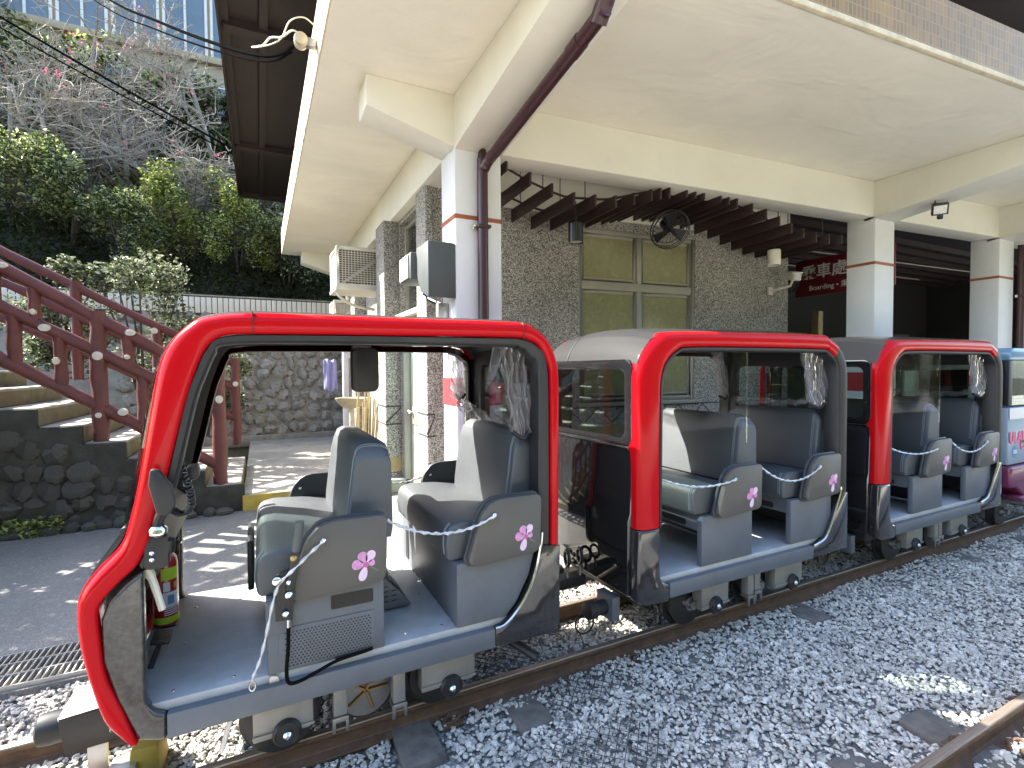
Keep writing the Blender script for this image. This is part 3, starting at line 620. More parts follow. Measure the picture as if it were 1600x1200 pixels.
shrub(-4.5, 6.7, 3.0, 5.0, 3600, 'leafdark', .17, 'leafy tree added out of view left of the stairs to shade the pavement', 'trees added out of view for shade', 2.2, .15, 13)  # out-of-view tree, added to shade the left pavement
# dark ivy and litter hanging on the bank
n = 16000; P = np.stack([RNG.uniform(-9, 3.5, n), RNG.uniform(12.9, 15.2, n)], 1); zz = np.array([hz(*p) for p in P]); P = np.concatenate([P, (zz+RNG.random(n)*.45)[:, None]], 1)
V, F = leaves(P, .10, .3, .6); tag(npmesh('bank_ivy', V, F, 'leafdark'), kind='stuff')
n = 9000; P = np.stack([RNG.uniform(-10, 2.5, n), RNG.uniform(15.2, 20.5, n)], 1); zz = np.array([hz(*p) for p in P]); P = np.concatenate([P, (zz+RNG.random(n)**2*1.0)[:, None]], 1)
V, F = leaves(P, .17, .3, .35); tag(npmesh('upper_bank_undergrowth', V, F, 'leaf'), kind='stuff')
n = 7000; P = np.stack([RNG.uniform(-10, 2.5, n), RNG.uniform(15.5, 21, n)], 1); zz = np.array([hz(*p) for p in P]); P = np.concatenate([P, (zz+RNG.random(n)*1.2)[:, None]], 1)
V, F = leaves(P, .42, .0, .05); tag(npmesh('dry_grass', V, F, 'drygrass'), kind='stuff')
n = 5000; P = np.stack([RNG.uniform(-13, -6.6, n), RNG.uniform(19.5, 24.5, n)], 1); zz = np.array([hz(*p) for p in P]); P = np.concatenate([P, (zz+RNG.random(n)**2*1.6)[:, None]], 1)
V, F = leaves(P, .2, .3, .4); tag(npmesh('ridge_undergrowth', V, F, 'leaf'), kind='stuff')
# bare cherry trees
def bare_tree(x, y, h, label, spread, seed, lean=0.):
    rg = random.Random(seed); z0 = hz(x, y)-.2; t = thing('cherry_tree', (x, y, z0), label, 'tree', 'bare cherry trees on the hillside')
    tr, br, tips = MB(), MB(), []
    def grow(p, d, L, r, lv):
        n = 5; pa = [p.copy()]; q = p.copy(); dd = d.copy(); rs = [r]
        for i in range(n):
            dd = (dd+Vector((rg.uniform(-1, 1), rg.uniform(-1, 1), rg.uniform(-.7, .9)))*(.16 if lv == 0 else .26)).normalized(); q = q+dd*L/n; pa.append(q.copy()); rs.append(r*(1-.5*(i+1)/n))
        (tr if lv == 0 else br).tube(pa, rs, 7 if lv < 2 else 4, caps=False)
        if lv >= 4: tips.append(q); return
        for c in range({0: 6, 1: 5, 2: 5, 3: 4}[lv]):
            i = rg.randint(2 if lv else 2, n); a = pa[i]; e = Vector((rg.uniform(-1, 1)*spread, rg.uniform(-1, 1), rg.uniform(-.55, .85))).normalized()
            grow(a, (dd*.55+e).normalized(), L*rg.uniform(.5, .78), max(.0095, rs[i]*.64), lv+1)
    grow(Vector((x, y, z0)), Vector((lean, -.1, 1)).normalized(), h*.5, .085, 0)
    tr.build('trunk', 'bark', t, recalc=False); br.build('branches', 'bark', t, recalc=False)
    rg.shuffle(tips); pts = np.array([tuple(q) for q in tips[:22]]); pts = np.repeat(pts, 5, 0)+RNG.normal(size=(len(pts)*5, 3))*.05
    V, F = leaves(pts, .055, .2, .9); npmesh('blossoms', V, F, 'petal', t)
bare_tree(-4.2, 16.2, 5.4, 'pale bare cherry tree with an upright trunk at far left', 1.3, 3)
bare_tree(-2.5, 15.6, 4.6, 'bare cherry tree with tangled twigs reaching towards the dark eave', 1.5, 8, .25)
bare_tree(-5.6, 17.2, 5.0, 'bare cherry tree cut by the left edge of the picture', 1.2, 21, .2)
bare_tree(-1.2, 18.6, 6.6, 'bare cherry tree whose twigs cross the hilltop windows beside the dark eave', 1.5, 44)
bare_tree(-4.4, 19.4, 7.2, 'tall bare cherry tree against the hilltop building', 1.4, 51)
bare_tree(-3.2, 17.5, 4.4, 'bare cherry tree standing highest under the building', 1.5, 30)
# house on top of the hill
hb = thing('hilltop_building', (-3, 22.5, 10), 'tan building with bluish windows on top of the hill behind bare branches', 'building')
MB().box(-7.7, 6, 22.3, 28, 9, 13.4).build('wall', 'uphillwall', hb, bevel=.02)
MB().box(-7.7, 6, 22.42, 28, 13.4, 17).build('upper_wall', 'uphillwall', hb)
MB().box(-7.7, 6, 22.1, 22.42, 13.35, 13.6).build('ledge', 'uphillwall', hb, bevel=.02)
for k in range(8):
    x = -7.4+k*1.5; f = MB()
    for (a, b_, c, d) in ((x, x+.09, 13.62, 16.6), (x+1.32, x+1.41, 13.62, 16.6), (x+.09, x+1.32, 13.62, 13.72), (x+.09, x+1.32, 16.5, 16.6), (x+.66, x+.74, 13.72, 16.5)): f.box(a, b_, 22.35, 22.418, c, d)
    fo = f.build('window', 'tilewhite', hb); MB().box(x+.09, x+1.32, 22.385, 22.40, 13.72, 16.5).build('pane', 'uphillwin', fo)
for k in range(4):
    x = -4.8+k*1.7; f = MB().box(x, x+.06, 22.26, 22.298, 11.4, 12.6).box(x+.9, x+.96, 22.26, 22.298, 11.4, 12.6).box(x+.06, x+.9, 22.26, 22.298, 11.4, 11.46).box(x+.06, x+.9, 22.26, 22.298, 12.54, 12.6).build('window', 'tilewhite', hb)
    MB().box(x+.06, x+.9, 22.28, 22.296, 11.46, 12.54).build('pane', 'uphillwin', f)
# ------------------------------------------------------------------ station building
sb = thing('station_building', (1.9, 5, .15), 'station with white pillars, cream overhanging roof slab and pebble dash walls', 'building')
ZS = 4.42
def yE(x): return 2.37-.0817*(x-3.33)
XE = 20.
MB().prism([(.486, yE(.486)), (XE, yE(XE)), (XE, 12.25), (.486, 12.25)], 'z', ZS+.004, 4.885).build('roof_slab', 'edge', sb)
MB().prism([(.50, yE(.50)+.012), (XE, yE(XE)+.012), (XE, 12.24), (.50, 12.24)], 'z', ZS-.004, ZS+.003).build('soffit', 'soffit', sb)
def skew(x0, x1, f0, f1, z0, z1):   # box following the front line
    return [(x0, f0(x0), z0), (x1, f0(x1), z0), (x1, f1(x1), z0), (x0, f1(x0), z0), (x0, f0(x0), z1), (x1, f0(x1), z1), (x1, f1(x1), z1), (x0, f1(x0), z1)]
MB().hexa(skew(.48, XE, lambda x: yE(x)-.022, lambda x: yE(x)-.001, ZS+.035, 4.89)).build('fascia_tiles', 'mosaic', sb)
MB().hexa(skew(.482, XE, lambda x: yE(x)-.035, lambda x: yE(x)+.01, ZS-.012, ZS+.033)).build('fascia_lip', 'edge', sb, bevel=.006)
# dark eave of the pitched roof above
ev = MB().box(-.33, XE, 2.5, 13.4, 6.03, 6.12).build('eave', 'eave', sb)
for x in (-.33, .08, .75): MB().box(x, x+.09, 2.5, 13.4, 5.97, 6.029).build('batten', 'eave', ev)
for y in (3.2, 6.9, 10.5): MB().box(-.30, XE, y, y+.16, 5.93, 6.028).build('cross_batten', 'eave', ev)
MB().box(-.36, -.331, 2.5, 13.4, 5.9, 6.2).build('eave_board', 'eave', sb); MB().box(-.33, XE, 13.401, 13.43, 5.9, 6.2).build('eave_board', 'eave', sb)
MB().box(1.75, XE, 5.6, 12, 4.886, 6.02).build('clerestory_wall', 'pebble', sb)
# beams
bA = MB().box(1.67, 1.95, 4.88, 12.1, 3.93, ZS-.004).build('beam', 'beam', sb, bevel=.012)
MB().hexa(skew(2.15, 14, lambda x: yF(x)+.004, lambda x: yF(x)+.34, 3.93, ZS-.004)).build('beam', 'beam', sb, bevel=.012)
def cant(x0, x1, ya, yb, za, zb, nm='cantilever'):
    MB().prism([(ya, za), (yb, zb), (yb, ZS-.004), (ya, ZS-.004)], 'x', x0, x1).build(nm, 'beam', sb, bevel=.012)
cant(1.67, 2.148, 4.62, 2.47, 3.90, 4.20); cant(7.67, 8.15, 4.2, 1.95, 3.88, 4.17); cant(10.78, 11.3, 4.0, 1.75, 3.88, 4.18)
MB().prism([(1.69, 3.93), (.87, 4.15), (.87, ZS-.004), (1.69, ZS-.004)], 'y', 4.512, 4.87).build('bracket', 'beam', sb, bevel=.012)
MB().prism([(1.69, 3.93), (.86, 4.18), (.86, ZS-.004), (1.69, ZS-.004)], 'y', 11.75, 12.1).build('bracket', 'beam', sb, bevel=.012)
# pillars
def pillar(x0, x1, y0, y1):
    p = MB().box(x0, x1, y0, y1, .15, 3.94).build('pillar', 'white', sb, bevel=.012)
    MB().box(x0-.003, x1+.003, y0-.003, y1+.003, 3.275, 3.315).build('painted_line', 'stripe', p)
    MB().box(x0-.004, x1+.004, y0-.004, y1+.004, 1.50, 1.77).build('red_band', 'redwrap', p)
    tr = MB(); w = (x1-x0)/2
    for k in range(2): tr.prism([(x0+k*w+.02, 1.52), (x0+k*w+w-.02, 1.52), (x0+k*w+w/2, 1.75)], 'y', y0-.0065, y0-.0042)
    tr.build('band_triangles', 'pinkcloth', p)
    MB().box(x0-.004, x1+.004, y0-.004, y1+.004, .15, .62).build('tiled_foot', 'ochre', p)
    return p
pillar(1.67, 2.15, 4.50, 4.89); pillar(7.67, 8.15, 4.04, 4.42); pillar(10.78, 11.30, 3.82, 4.2)
# side wall (x about 1.79) with pilasters, window and door
sw = MB().box(1.79, 1.97, 7.05, 12.1, .15, 3.93).box(1.79, 1.97, 5.58, 5.95, .15, 3.93).box(1.79, 1.97, 5.95, 7.05, 3.87, 3.93).box(1.79, 1.97, 5.95, 7.05, 2.42, 2.60).build('side_wall', 'pebble', sb)
MB().box(1.70, 1.789, 5.55, 5.93, .15, 3.93).build('pilaster', 'pebble', sb, bevel=.01); MB().box(1.575, 1.789, 7.1, 7.62, .15, 3.93).build('pilaster', 'pebble', sb, bevel=.01)
MB().box(1.58, 1.789, 9.6, 10.0, .15, 3.93).build('pilaster', 'pebble', sb, bevel=.01)
for (x0, x1, y0, y1) in ((1.696, 1.789, 5.546, 5.934), (1.571, 1.789, 7.096, 7.624)):
    MB().box(x0, x1, y0, y1, .42, .62).build('ochre_course', 'ochre', sb)
    MB().box(x0-.001, x1, y0-.001, y1+.001, 1.33, 1.35).build('groove', 'grout', sb)
    MB().box(x0-.001, x1, y0-.001, y1+.001, 1.08, 1.10).build('groove', 'grout', sb)
    MB().prism([(x0+.01, 1.10), (x1, 1.31), (x1, 1.33), (x0-.01, 1.12)], 'y', y0-.002, y0+.001).build('groove', 'grout', sb)
# side window
wf = MB().box(1.86, 1.95, 5.95, 6.02, 2.61, 3.869).box(1.86, 1.95, 6.98, 7.049, 2.61, 3.869).box(1.86, 1.95, 6.02, 6.98, 3.80, 3.869).box(1.86, 1.95, 6.02, 6.98, 2.61, 2.68).box(1.88, 1.93, 6.44, 6.52, 2.68, 3.80).build('window', 'alu', sb, bevel=.004)
MB().box(1.895, 1.903, 6.02, 6.98, 2.68, 3.80).build('pane', 'winpane', wf); MB().box(1.70, 1.86, 5.94, 7.06, 2.55, 2.609).build('sill', 'beam', wf, bevel=.006)
MB().box(1.95, 1.96, 5.97, 7.03, 2.62, 3.86).build('blind', 'blind', wf)
# door
df = MB().box(1.80, 1.96, 6.93, 7.049, .15, 2.419).box(1.86, 1.96, 5.95, 6.0, .15, 2.419).box(1.86, 1.96, 6.0, 6.93, 2.36, 2.419).build('door', 'alu', sb, bevel=.004)
MB().box(1.885, 1.925, 6.0, 6.09, .16, 2.36).box(1.885, 1.925, 6.86, 6.93, .16, 2.36).box(1.885, 1.925, 6.09, 6.86, 2.27, 2.36).box(1.885, 1.925, 6.09, 6.86, 1.10, 1.34).box(1.885, 1.925, 6.09, 6.86, .16, .36).build('door_rails', 'alu', df, bevel=.004)
MB().box(1.90, 1.91, 6.09, 6.86, 1.34, 2.27).build('pane', 'doorglass', df); MB().box(1.90, 1.91, 6.09, 6.86, .36, 1.10).build('pane', 'doorglass', df)
MB().lathe([(.012, 0), (.012, -.03), (.03, -.035), (.033, -.055), (.02, -.07)], (1.885, 6.85, 1.27), 'x', 14).build('door_knob', 'chrome', df)
MB().box(1.892, 1.8985, 6.33, 6.52, 1.62, 1.84).build('door_sticker', 'letter', df); MB().box(1.889, 1.8918, 6.35, 6.5, 1.68, 1.83).build('sticker_print', 'orange', df)
# porch wall with dado and big window
W0, W1, WZ0, WZ1 = 3.70, 5.60, 1.40, 3.68
def yW(x): return yF(x, 1.1)
def yW2(x): return yF(x, 1.28)
pw = MB()
pw.hexa(skew(1.98, W0, yW, yW2, .15, 3.80)).hexa(skew(W1, 7.45, yW, yW2, .15, 3.80)).hexa(skew(W0, W1, yW, yW2, .15, WZ0)).hexa(skew(W0, W1, yW, yW2, WZ1, 3.80))
pw.build('porch_wall', 'pebble', sb)
MB().hexa(skew(1.98, 7.45, lambda x: yW(x)-.03, yW2, 3.802, ZS-.006)).build('porch_beam', 'beam', sb, bevel=.008)
MB().prism([(yW2(7.27), .15), (8.4, .15), (8.4, ZS-.006), (yW2(7.27), ZS-.006)], 'x', 7.27, 7.45).build('porch_return_wall', 'pebble', sb)
off = lambda e: (lambda x: yW(x)-e)
for z0, z1, m, e in ((.98, 1.10, 'ochre', .006), (1.335, 1.352, 'grout', .004), (.86, .877, 'grout', .004)):
    for (a, b_) in ((1.98, 7.45),): MB().hexa(skew(a, b_, off(e), off(-.001), z0, z1)).build('ochre_course' if m == 'ochre' else 'groove', m, sb)
mb = MB()
for k in range(24):
    a = 2.0+k*.22; d = .22; z0, z1 = (1.12, 1.33) if k % 2 == 0 else (1.33, 1.12)
    mb.add([(a, yW(a)-.004, z0), (a+d, yW(a+d)-.004, z1), (a+d, yW(a+d)-.004, z1+.018), (a, yW(a)-.004, z0+.018), (a, yW(a)+.001, z0), (a+d, yW(a+d)+.001, z1), (a+d, yW(a+d)+.001, z1+.018), (a, yW(a)+.001, z0+.018)], [(0, 1, 2, 3), (7, 6, 5, 4), (0, 4, 5, 1), (3, 2, 6, 7), (1, 5, 6, 2), (0, 3, 7, 4)])
mb.build('zigzag_groove', 'grout', sb)
f0 = lambda x: yW(x)+.02; f1 = lambda x: yW(x)+.10
fr = MB()
for (a, b_, c, d) in ((W0, W0+.055, WZ0, WZ1), (W1-.055, W1, WZ0, WZ1), (W0+.055, W1-.055, WZ1-.055, WZ1), (W0+.055, W1-.055, WZ0, WZ0+.06), (W0+.055, W1-.055, 2.89, 3.0), (4.62, 4.69, WZ0+.06, 2.89), (4.62, 4.69, 3.0, WZ1-.055)): fr.hexa(skew(a, b_, f0, f1, c, d))
bwf = fr.build('window', 'alu', sb, bevel=.004)
for (a, b_) in ((W0+.055, 4.62), (4.69, W1-.055)):
    for (c, d) in ((WZ0+.06, 2.89), (3.0, WZ1-.055)):
        s = MB()
        for (e, g_, h, i) in ((a, a+.045, c, d), (b_-.045, b_, c, d), (a+.045, b_-.045, c, c+.05), (a+.045, b_-.045, d-.045, d)): s.hexa(skew(e, g_, lambda x: yW(x)+.045, lambda x: yW(x)+.08, h, i))
        so = s.build('sash', 'alu', bwf, bevel=.003)
        MB().hexa(skew(a+.045, b_-.045, lambda x: yW(x)+.06, lambda x: yW(x)+.066, c+.05, d-.045)).build('pane', 'reflectpaint', bwf)
MB().hexa(skew(W0+.06, W1-.06, lambda x: yW(x)+.14, lambda x: yW(x)+.15, WZ0+.06, WZ1-.06)).build('blind', 'blind', bwf)
MB().hexa(skew(W0-.04, W1+.04, off(.05), lambda x: yW(x)+.02, WZ0-.05, WZ0-.001)).build('sill', 'alu', bwf, bevel=.004)
# dark entrance hall and waiting room behind
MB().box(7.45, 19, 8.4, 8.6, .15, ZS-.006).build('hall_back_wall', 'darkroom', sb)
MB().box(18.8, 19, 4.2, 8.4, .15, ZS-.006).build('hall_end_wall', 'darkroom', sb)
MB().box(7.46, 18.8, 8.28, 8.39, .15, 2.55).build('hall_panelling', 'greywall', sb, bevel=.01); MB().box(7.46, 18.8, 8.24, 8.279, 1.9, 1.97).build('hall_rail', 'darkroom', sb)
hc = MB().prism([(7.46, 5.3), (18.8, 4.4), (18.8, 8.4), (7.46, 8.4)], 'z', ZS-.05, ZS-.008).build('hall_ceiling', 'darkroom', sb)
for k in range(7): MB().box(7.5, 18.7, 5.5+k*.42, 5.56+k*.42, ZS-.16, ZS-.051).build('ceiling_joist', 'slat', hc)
for x, w in ((7.6, 1.0), (8.75, 1.0)):
    f = MB().box(x, x+.08, 7.2, 7.26, .15, 2.75).box(x+w, x+w+.08, 7.2, 7.26, .15, 2.75).box(x+.08, x+w, 7.2, 7.26, 2.67, 2.75).box(x+.08, x+w, 7.2, 7.26, .15, .3).build('glass_door', 'blackmetal', sb, bevel=.004)
    MB().box(x+.08, x+w, 7.225, 7.235, .3, 2.67).build('pane', 'reflectpaint', f)
MB().box(7.46, 9.9, 7.19, 7.27, 2.76, 3.1).build('door_lintel', 'alu', sb)
MB().box(9.86, 10.0, 6.2, 6.34, .15, 2.95).build('counter_post', 'ochre', sb); MB().box(10.2, 14.5, 6.6, 7.2, .15, 1.9).build('counter', 'greywall', sb, bevel=.02)
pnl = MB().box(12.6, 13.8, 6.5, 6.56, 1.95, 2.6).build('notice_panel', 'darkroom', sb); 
for k in range(3): MB().box(12.8+k*.32, 13.0+k*.32, 6.49, 6.499, 2.2, 2.4).build('faded_letter', 'greywall', pnl)
for y in (6.3, 7.4): MB().tube([(9.2, y, 4.12), (15.5, y-.3, 4.12)], .014, 8).build('unlit_tube', 'greywall', hc)
MB().box(10.4, 14.2, 6.55, 6.599, 1.0, 1.75).build('counter_panel', 'acbody', sb)
# drainpipes
def pipe(path, label, clips):
    t = thing('drainpipe', path[-1], label, 'drainpipe', 'maroon drainpipes on the pillars')
    sm = catmull(path, 5); MB().tube(sm, .052, 14).build('pipe', 'maroon', t)
    for i in (1, 3):
        if i < len(path)-1:
            p, q = Vector(path[i]), Vector(path[i+1]); d = (q-p).normalized(); MB().tube([p+d*.10, p+d*.22], .058, 14).build('coupling', 'maroon', t)
    for c in clips:
        MB().box(c[0]-.062, c[0]+.062, c[1]-.062, c[1]+.062, c[2]-.014, c[2]+.014).build('clip', 'maroon', t, bevel=.004); MB().box(c[0]-.10, c[0]-.062, c[1]+.01, c[1]+.04, c[2]-.02, c[2]+.02).build('clip_bolt', 'chrome', t)
pipe([(1.97, 2.50, 4.42), (1.97, 2.53, 4.21), (1.97, 2.62, 4.11), (1.97, 2.76, 4.06), (1.965, 4.20, 3.84), (1.95, 4.36, 3.80), (1.93, 4.425, 3.72), (1.925, 4.44, 3.60), (1.925, 4.44, .2)],
     'maroon drainpipe bending down the nearest white pillar', [(1.925, 4.44, 3.2), (1.925, 4.44, 1.9)])
pipe([(11.42, 2.0, 4.42), (11.42, 2.05, 4.15), (11.42, 2.25, 4.06), (11.40, 3.55, 3.84), (11.36, 3.72, 3.72), (11.36, 3.745, 3.55), (11.36, 3.745, .2)],
     'maroon drainpipe on the white pillar at the right edge', [(11.36, 3.745, 3.0)])
# slatted timber canopy hung under the ceiling
cn = thing('slat_canopy', (2.5, 5, 3.7), 'wavy dark brown timber slat canopy hanging behind the beam', 'canopy')
wave = [(2.25, 3.90), (2.51, 3.79), (2.76, 3.71), (3.02, 3.65), (3.28, 3.66), (3.54, 3.68), (3.78, 3.74), (4.02, 3.81), (4.27, 3.87), (4.52, 3.91), (4.78, 3.92), (5.04, 3.91), (5.30, 3.88), (5.55, 3.83), (5.79, 3.79), (6.02, 3.72), (6.24, 3.66), (6.46, 3.61), (6.70, 3.58), (6.95, 3.58), (7.2, 3.60)]
dense = wave+[((wave[i][0]+wave[i+1][0])/2, (wave[i][1]+wave[i+1][1])/2) for i in (7, 9, 11)]
for x, z in dense:
    a, b_ = yF(x, .12), yF(x, 1.06)
    MB().prism([(a, z-.06), (a+.03, z-.065), (b_, z-.09), (b_, z+.06), (a, z+.07)], 'x', x-.013, x+.013).build('slat', 'slat', cn, bevel=.003)
for d in (.32, .84):
    MB().tube(catmull([(x, yF(x, d), z+.085) for x, z in wave], 2), .014, 6).build('support_rod', 'slat', cn)
for x, z in ((2.76, 3.8), (3.28, 3.75), (4.78, 4.0), (6.24, 3.75), (7.1, 3.7)):
    for d in (.32, .84): MB().tube([(x, yF(x, d), z-.02), (x, yF(x, d), ZS)], .006, 6).build('hanger_rod', 'slat', cn)
# pendant lamps
def pendant(x, y, z, m, label, r=.085, h=.21):
    t = thing('pendant_lamp', (x, y, z), label, 'lamp', 'cylinder lamps under the slat canopy')
    MB().lathe([(r*.93, .015), (r, 0), (r, h), (r*.9, h+.004), (.02, h+.006)], (x, y, z), 'z', 24).build('shade', m, t)
    MB().lathe([(r*.9, .016), (r*.88, .012), (.01, .012)], (x, y, z), 'z', 24).build('lens', 'lens', t)
    MB().tube([(x, y, z+h), (x, y, 3.75)], .012, 8).build('stem', 'lampblack', t)
pendant(3.26, 4.86, 3.29, 'lampblack', 'black cylinder lamp hanging below the slats by the window'); pendant(6.49, 4.72, 3.28, 'lampwhite', 'cream cylinder lamp hanging below the slats')
# wall fan
def fan(x, y, z, label, r=.25, tilt=(0.35, -.3)):
    t = thing('wall_fan', (x, y, z), label, 'fan', 'black caged fans'); ax = Vector((-.25+tilt[0]*0, -.75, -.62)).normalized(); u = ax.orthogonal().normalized(); w = ax.cross(u); c = Vector((x, y, z))
    for q, off_ in ((1, 0), (.97, .05), (.8, -.035), (.97, -.03)): MB().tube([c+ax*off_+(u*math.cos(a)+w*math.sin(a))*r*q for a in [i*math.pi*2/28 for i in range(28)]], .006, 5, closed=True).build('cage_ring', 'blackmetal', t)
    mb = MB()
    for k in range(20):
        a = k*math.pi*2/20; e = u*math.cos(a)+w*math.sin(a); mb.tube([c-ax*(-.07)+e*r*.12, c+ax*.055+e*r*.6, c+e*r], .0022, 4, caps=False); mb.tube([c-ax*.05+e*r*.12, c-ax*.04+e*r*.7, c+e*r], .0022, 4, caps=False)
    mb.build('cage_wires', 'blackmetal', t)
    for k in range(3):
        a = k*2.094; e = u*math.cos(a)+w*math.sin(a); g_ = ax.cross(e); P4 = [c+e*.03-g_*.03, c+e*r*.85-g_*.09+ax*.02, c+e*r*.88+g_*.06-ax*.01, c+e*.03+g_*.03]; MB().add([tuple(p) for p in P4]+[tuple(p+ax*.004) for p in P4], [(0, 1, 2, 3), (7, 6, 5, 4), (0, 4, 5, 1), (1, 5, 6, 2), (2, 6, 7, 3), (3, 7, 4, 0)]).build('blade', 'blackmetal', t)
    MB().tube([c-ax*.04, c-ax*.2], .065, 12).build('motor', 'lampblack', t); MB().tube([c-ax*.18, c-ax*.18+Vector((0, .05, .22)), (x, y+.4, z+.34)], .025, 8).build('arm', 'lampblack', t)
fan(4.72, 4.9, 3.62, 'black caged fan hanging under the slats in front of the window'); fan(7.62, 5.35, 3.15, 'black caged fan half hidden behind the security camera', .2)
# security camera
cc = thing('security_camera', (7.42, 5.0, 3.1), 'pale security camera on a bracket at the corner of the pebble wall', 'camera')
def rotbox(c, ax, hl, hw, hh):
    ax = Vector(ax).normalized(); s = ax.cross(Vector((0, 0, 1))).normalized(); u = s.cross(ax); c = Vector(c); return [tuple(c+ax*a*hl+s*b_*hw+u*d*hh) for d in (-1, 1) for a, b_ in ((-1, -1), (1, -1), (1, 1), (-1, 1))]
CA = (-.55, -.8, -.22)
MB().hexa(rotbox((7.30, 4.88, 3.2), CA, .17, .055, .055)).build('body', 'acbody', cc, bevel=.015)
MB().hexa(rotbox((7.31, 4.90, 3.265), CA, .20, .075, .012)).build('sun_shield', 'acbody', cc, bevel=.006)
v = Vector(CA).normalized()*.172; MB().hexa(rotbox((7.30+v.x, 4.88+v.y, 3.2+v.z), CA, .004, .036, .036)).build('lens_window', 'blackgloss', cc)
MB().tube([(7.31, 4.89, 3.15), (7.27, 4.9, 3.06), (7.2, yW(7.2)-.02, 3.02)], .018, 8).build('arm', 'acbody', cc); MB().box(7.15, 7.25, yW(7.2)-.025, yW(7.2)-.001, 2.96, 3.08).build('wall_plate', 'acbody', cc)
cc.location.x -= .16
# boarding sign hung across the entrance
sg = thing('boarding_sign', (9.0, 5.6, 3.1), 'maroon hanging sign with white Chinese lettering and Boarding below it', 'sign')
MB().box(9.0, 9.03, 4.45, 6.1, 3.14, 3.80).build('board', 'signred', sg, bevel=.004)
def smap(y0, z0): return lambda a, b_, c: (8.998-c, y0-a, z0+b_)
text_mesh('乘車處', .27, .003, smap(5.98, 3.47), 'lettering', 'letter', sg, bold=.004)
text_mesh('Boarding • 乘り場', .125, .002, smap(5.84, 3.24), 'lettering', 'letter', sg, bold=.001)
for y in (4.6, 5.95): MB().tube([(9.015, y, 3.8), (9.015, y, ZS)], .006, 6).build('hanger_rod', 'slat', sg)
# floodlight on the cantilever beam
fl = thing('floodlight', (7.95, 3.45, 3.95), 'small black floodlight with a white lens under the right beam', 'floodlight')
FA = (-.75, -.45, -.45)
MB().tube([(7.83, 3.42, 4.04), (7.83, 3.42, 3.90), (7.99, 3.42, 3.90), (7.99, 3.42, 4.04)], .008, 6).build('yoke', 'blackmetal', fl)
MB().hexa(rotbox((7.90, 3.40, 3.88), FA, .045, .085, .07)).build('housing', 'blackmetal', fl, bevel=.008)
v = Vector(FA).normalized()*.049; MB().hexa(rotbox((7.90+v.x, 3.40+v.y, 3.88+v.z), FA, .003, .066, .052)).build('lens', 'letter', fl); MB().hexa(rotbox((7.86, 3.38, 3.77), FA, .03, .03, .03)).build('sensor', 'blackmetal', fl, bevel=.01)
# air conditioners in cages on the side wall
def aircon(y0, y1, x0, z0, z1, label):
    t = thing('air_conditioner', (1.3, (y0+y1)/2, z0), label, 'air conditioner', 'window air conditioners on the side wall')
    MB().box(x0+.03, 1.788, y0+.03, y1-.03, z0+.06, z1-.03).build('body', 'acgrille', t, bevel=.01)
    fr = MB(); s = .045
    for x in (x0, 1.74):
        for y in (y0, y1-s): fr.box(x, x+s, y, y+s, z0, z1)
    for z in (z0, z1-s):
        for y in (y0, y1-s): fr.box(x0+s, 1.74, y, y+s, z, z+s)
        for x in (x0,): fr.box(x, x+s, y0+s, y1-s, z, z+s)
    fr.build('cage_frame', 'acbody', t, bevel=.004); MB().box(x0+.01, 1.74, y0+.01, y1-.01, z1, z1+.012).build('top_cover', 'acbody', t); MB().box(x0+.02, x0+.029, y0+s, y1-s, z0+s, z1-s).build('side_cover', 'acbody', t)
    mb = MB(); n = 15
    for k in range(1, n): q = x0+s+(1.74-x0-s)*k/n; mb.box(q-.005, q+.005, y0+.012, y0+.02, z0+s, z1-s)
    for k in range(1, n): q = z0+s+(z1-z0-2*s)*k/n; mb.box(x0+s, 1.74, y0+.006, y0+.0118, q-.005, q+.005)
    mb.build('grille', 'acbody', t, smooth=False)
    MB().prism([(x0+.06, z0+.05), (x0+.10, z0+.03), (1.73, z1-.10), (1.70, z1-.07)], 'y', y0-.014, y0-.003).build('brace', 'hazardgrey', t)
    MB().box(x0-.01, 1.76, y0-.005, y1, z0-.05, z0-.001).build('drip_tray', 'acbody', t, bevel=.004)
    return t
a1 = aircon(7.75, 8.45, 1.03, 3.09, 3.67, 'white caged air conditioner with a diagonal brace under the roof slab')
MB().tube(catmull([(1.02, 7.8, 3.02), (1.1, 7.8, 2.92), (1.3, 7.85, 2.82), (1.6, 7.9, 2.78)], 4), .022, 8).build('drain_hose', 'acbody', a1)
aircon(10.2, 10.85, 1.3, 2.75, 3.2, 'lower small air conditioner farther along the side wall')
# loudspeaker on the pillar
sp = thing('loudspeaker', (1.6, 4.5, 2.5), 'dark grey horn loudspeaker box fixed on the nearest pillar', 'loudspeaker')
MB().prism([(4.50, 2.52), (4.75, 2.60), (4.88, 2.78), (4.88, 3.04), (4.50, 3.04)], 'x', 1.40, 1.668).build('cabinet', 'speaker', sp, bevel=.012)
MB().box(1.34, 1.62, 4.88, 5.3, 2.74, 3.01).build('horn_box', 'speaker', sp, bevel=.02)
MB().box(1.325, 1.34, 4.93, 5.25, 2.76, 2.99).build('horn_mouth', 'cone', sp, bevel=.006); MB().lathe([(.115, 0), (.095, -.006), (.03, -.002), (.0, -.004)][:3], (1.325, 5.09, 2.875), 'x', 20).build('horn_ring', 'lens', sp)
MB().tube([(1.5, 5.0, 2.74), (1.5, 5.0, 2.6), (1.64, 4.8, 2.5)], .014, 6).build('bracket', 'chrome', sp); MB().box(1.56, 1.668, 4.7, 4.78, 2.34, 2.5).build('clamp', 'hazardgrey', sp, bevel=.006)
MB().tube(catmull([(1.45, 4.9, 2.7), (1.5, 4.85, 2.55), (1.62, 4.8, 2.45), (1.66, 4.75, 2.1)], 4), .008, 6).build('cable', 'cable', sp)
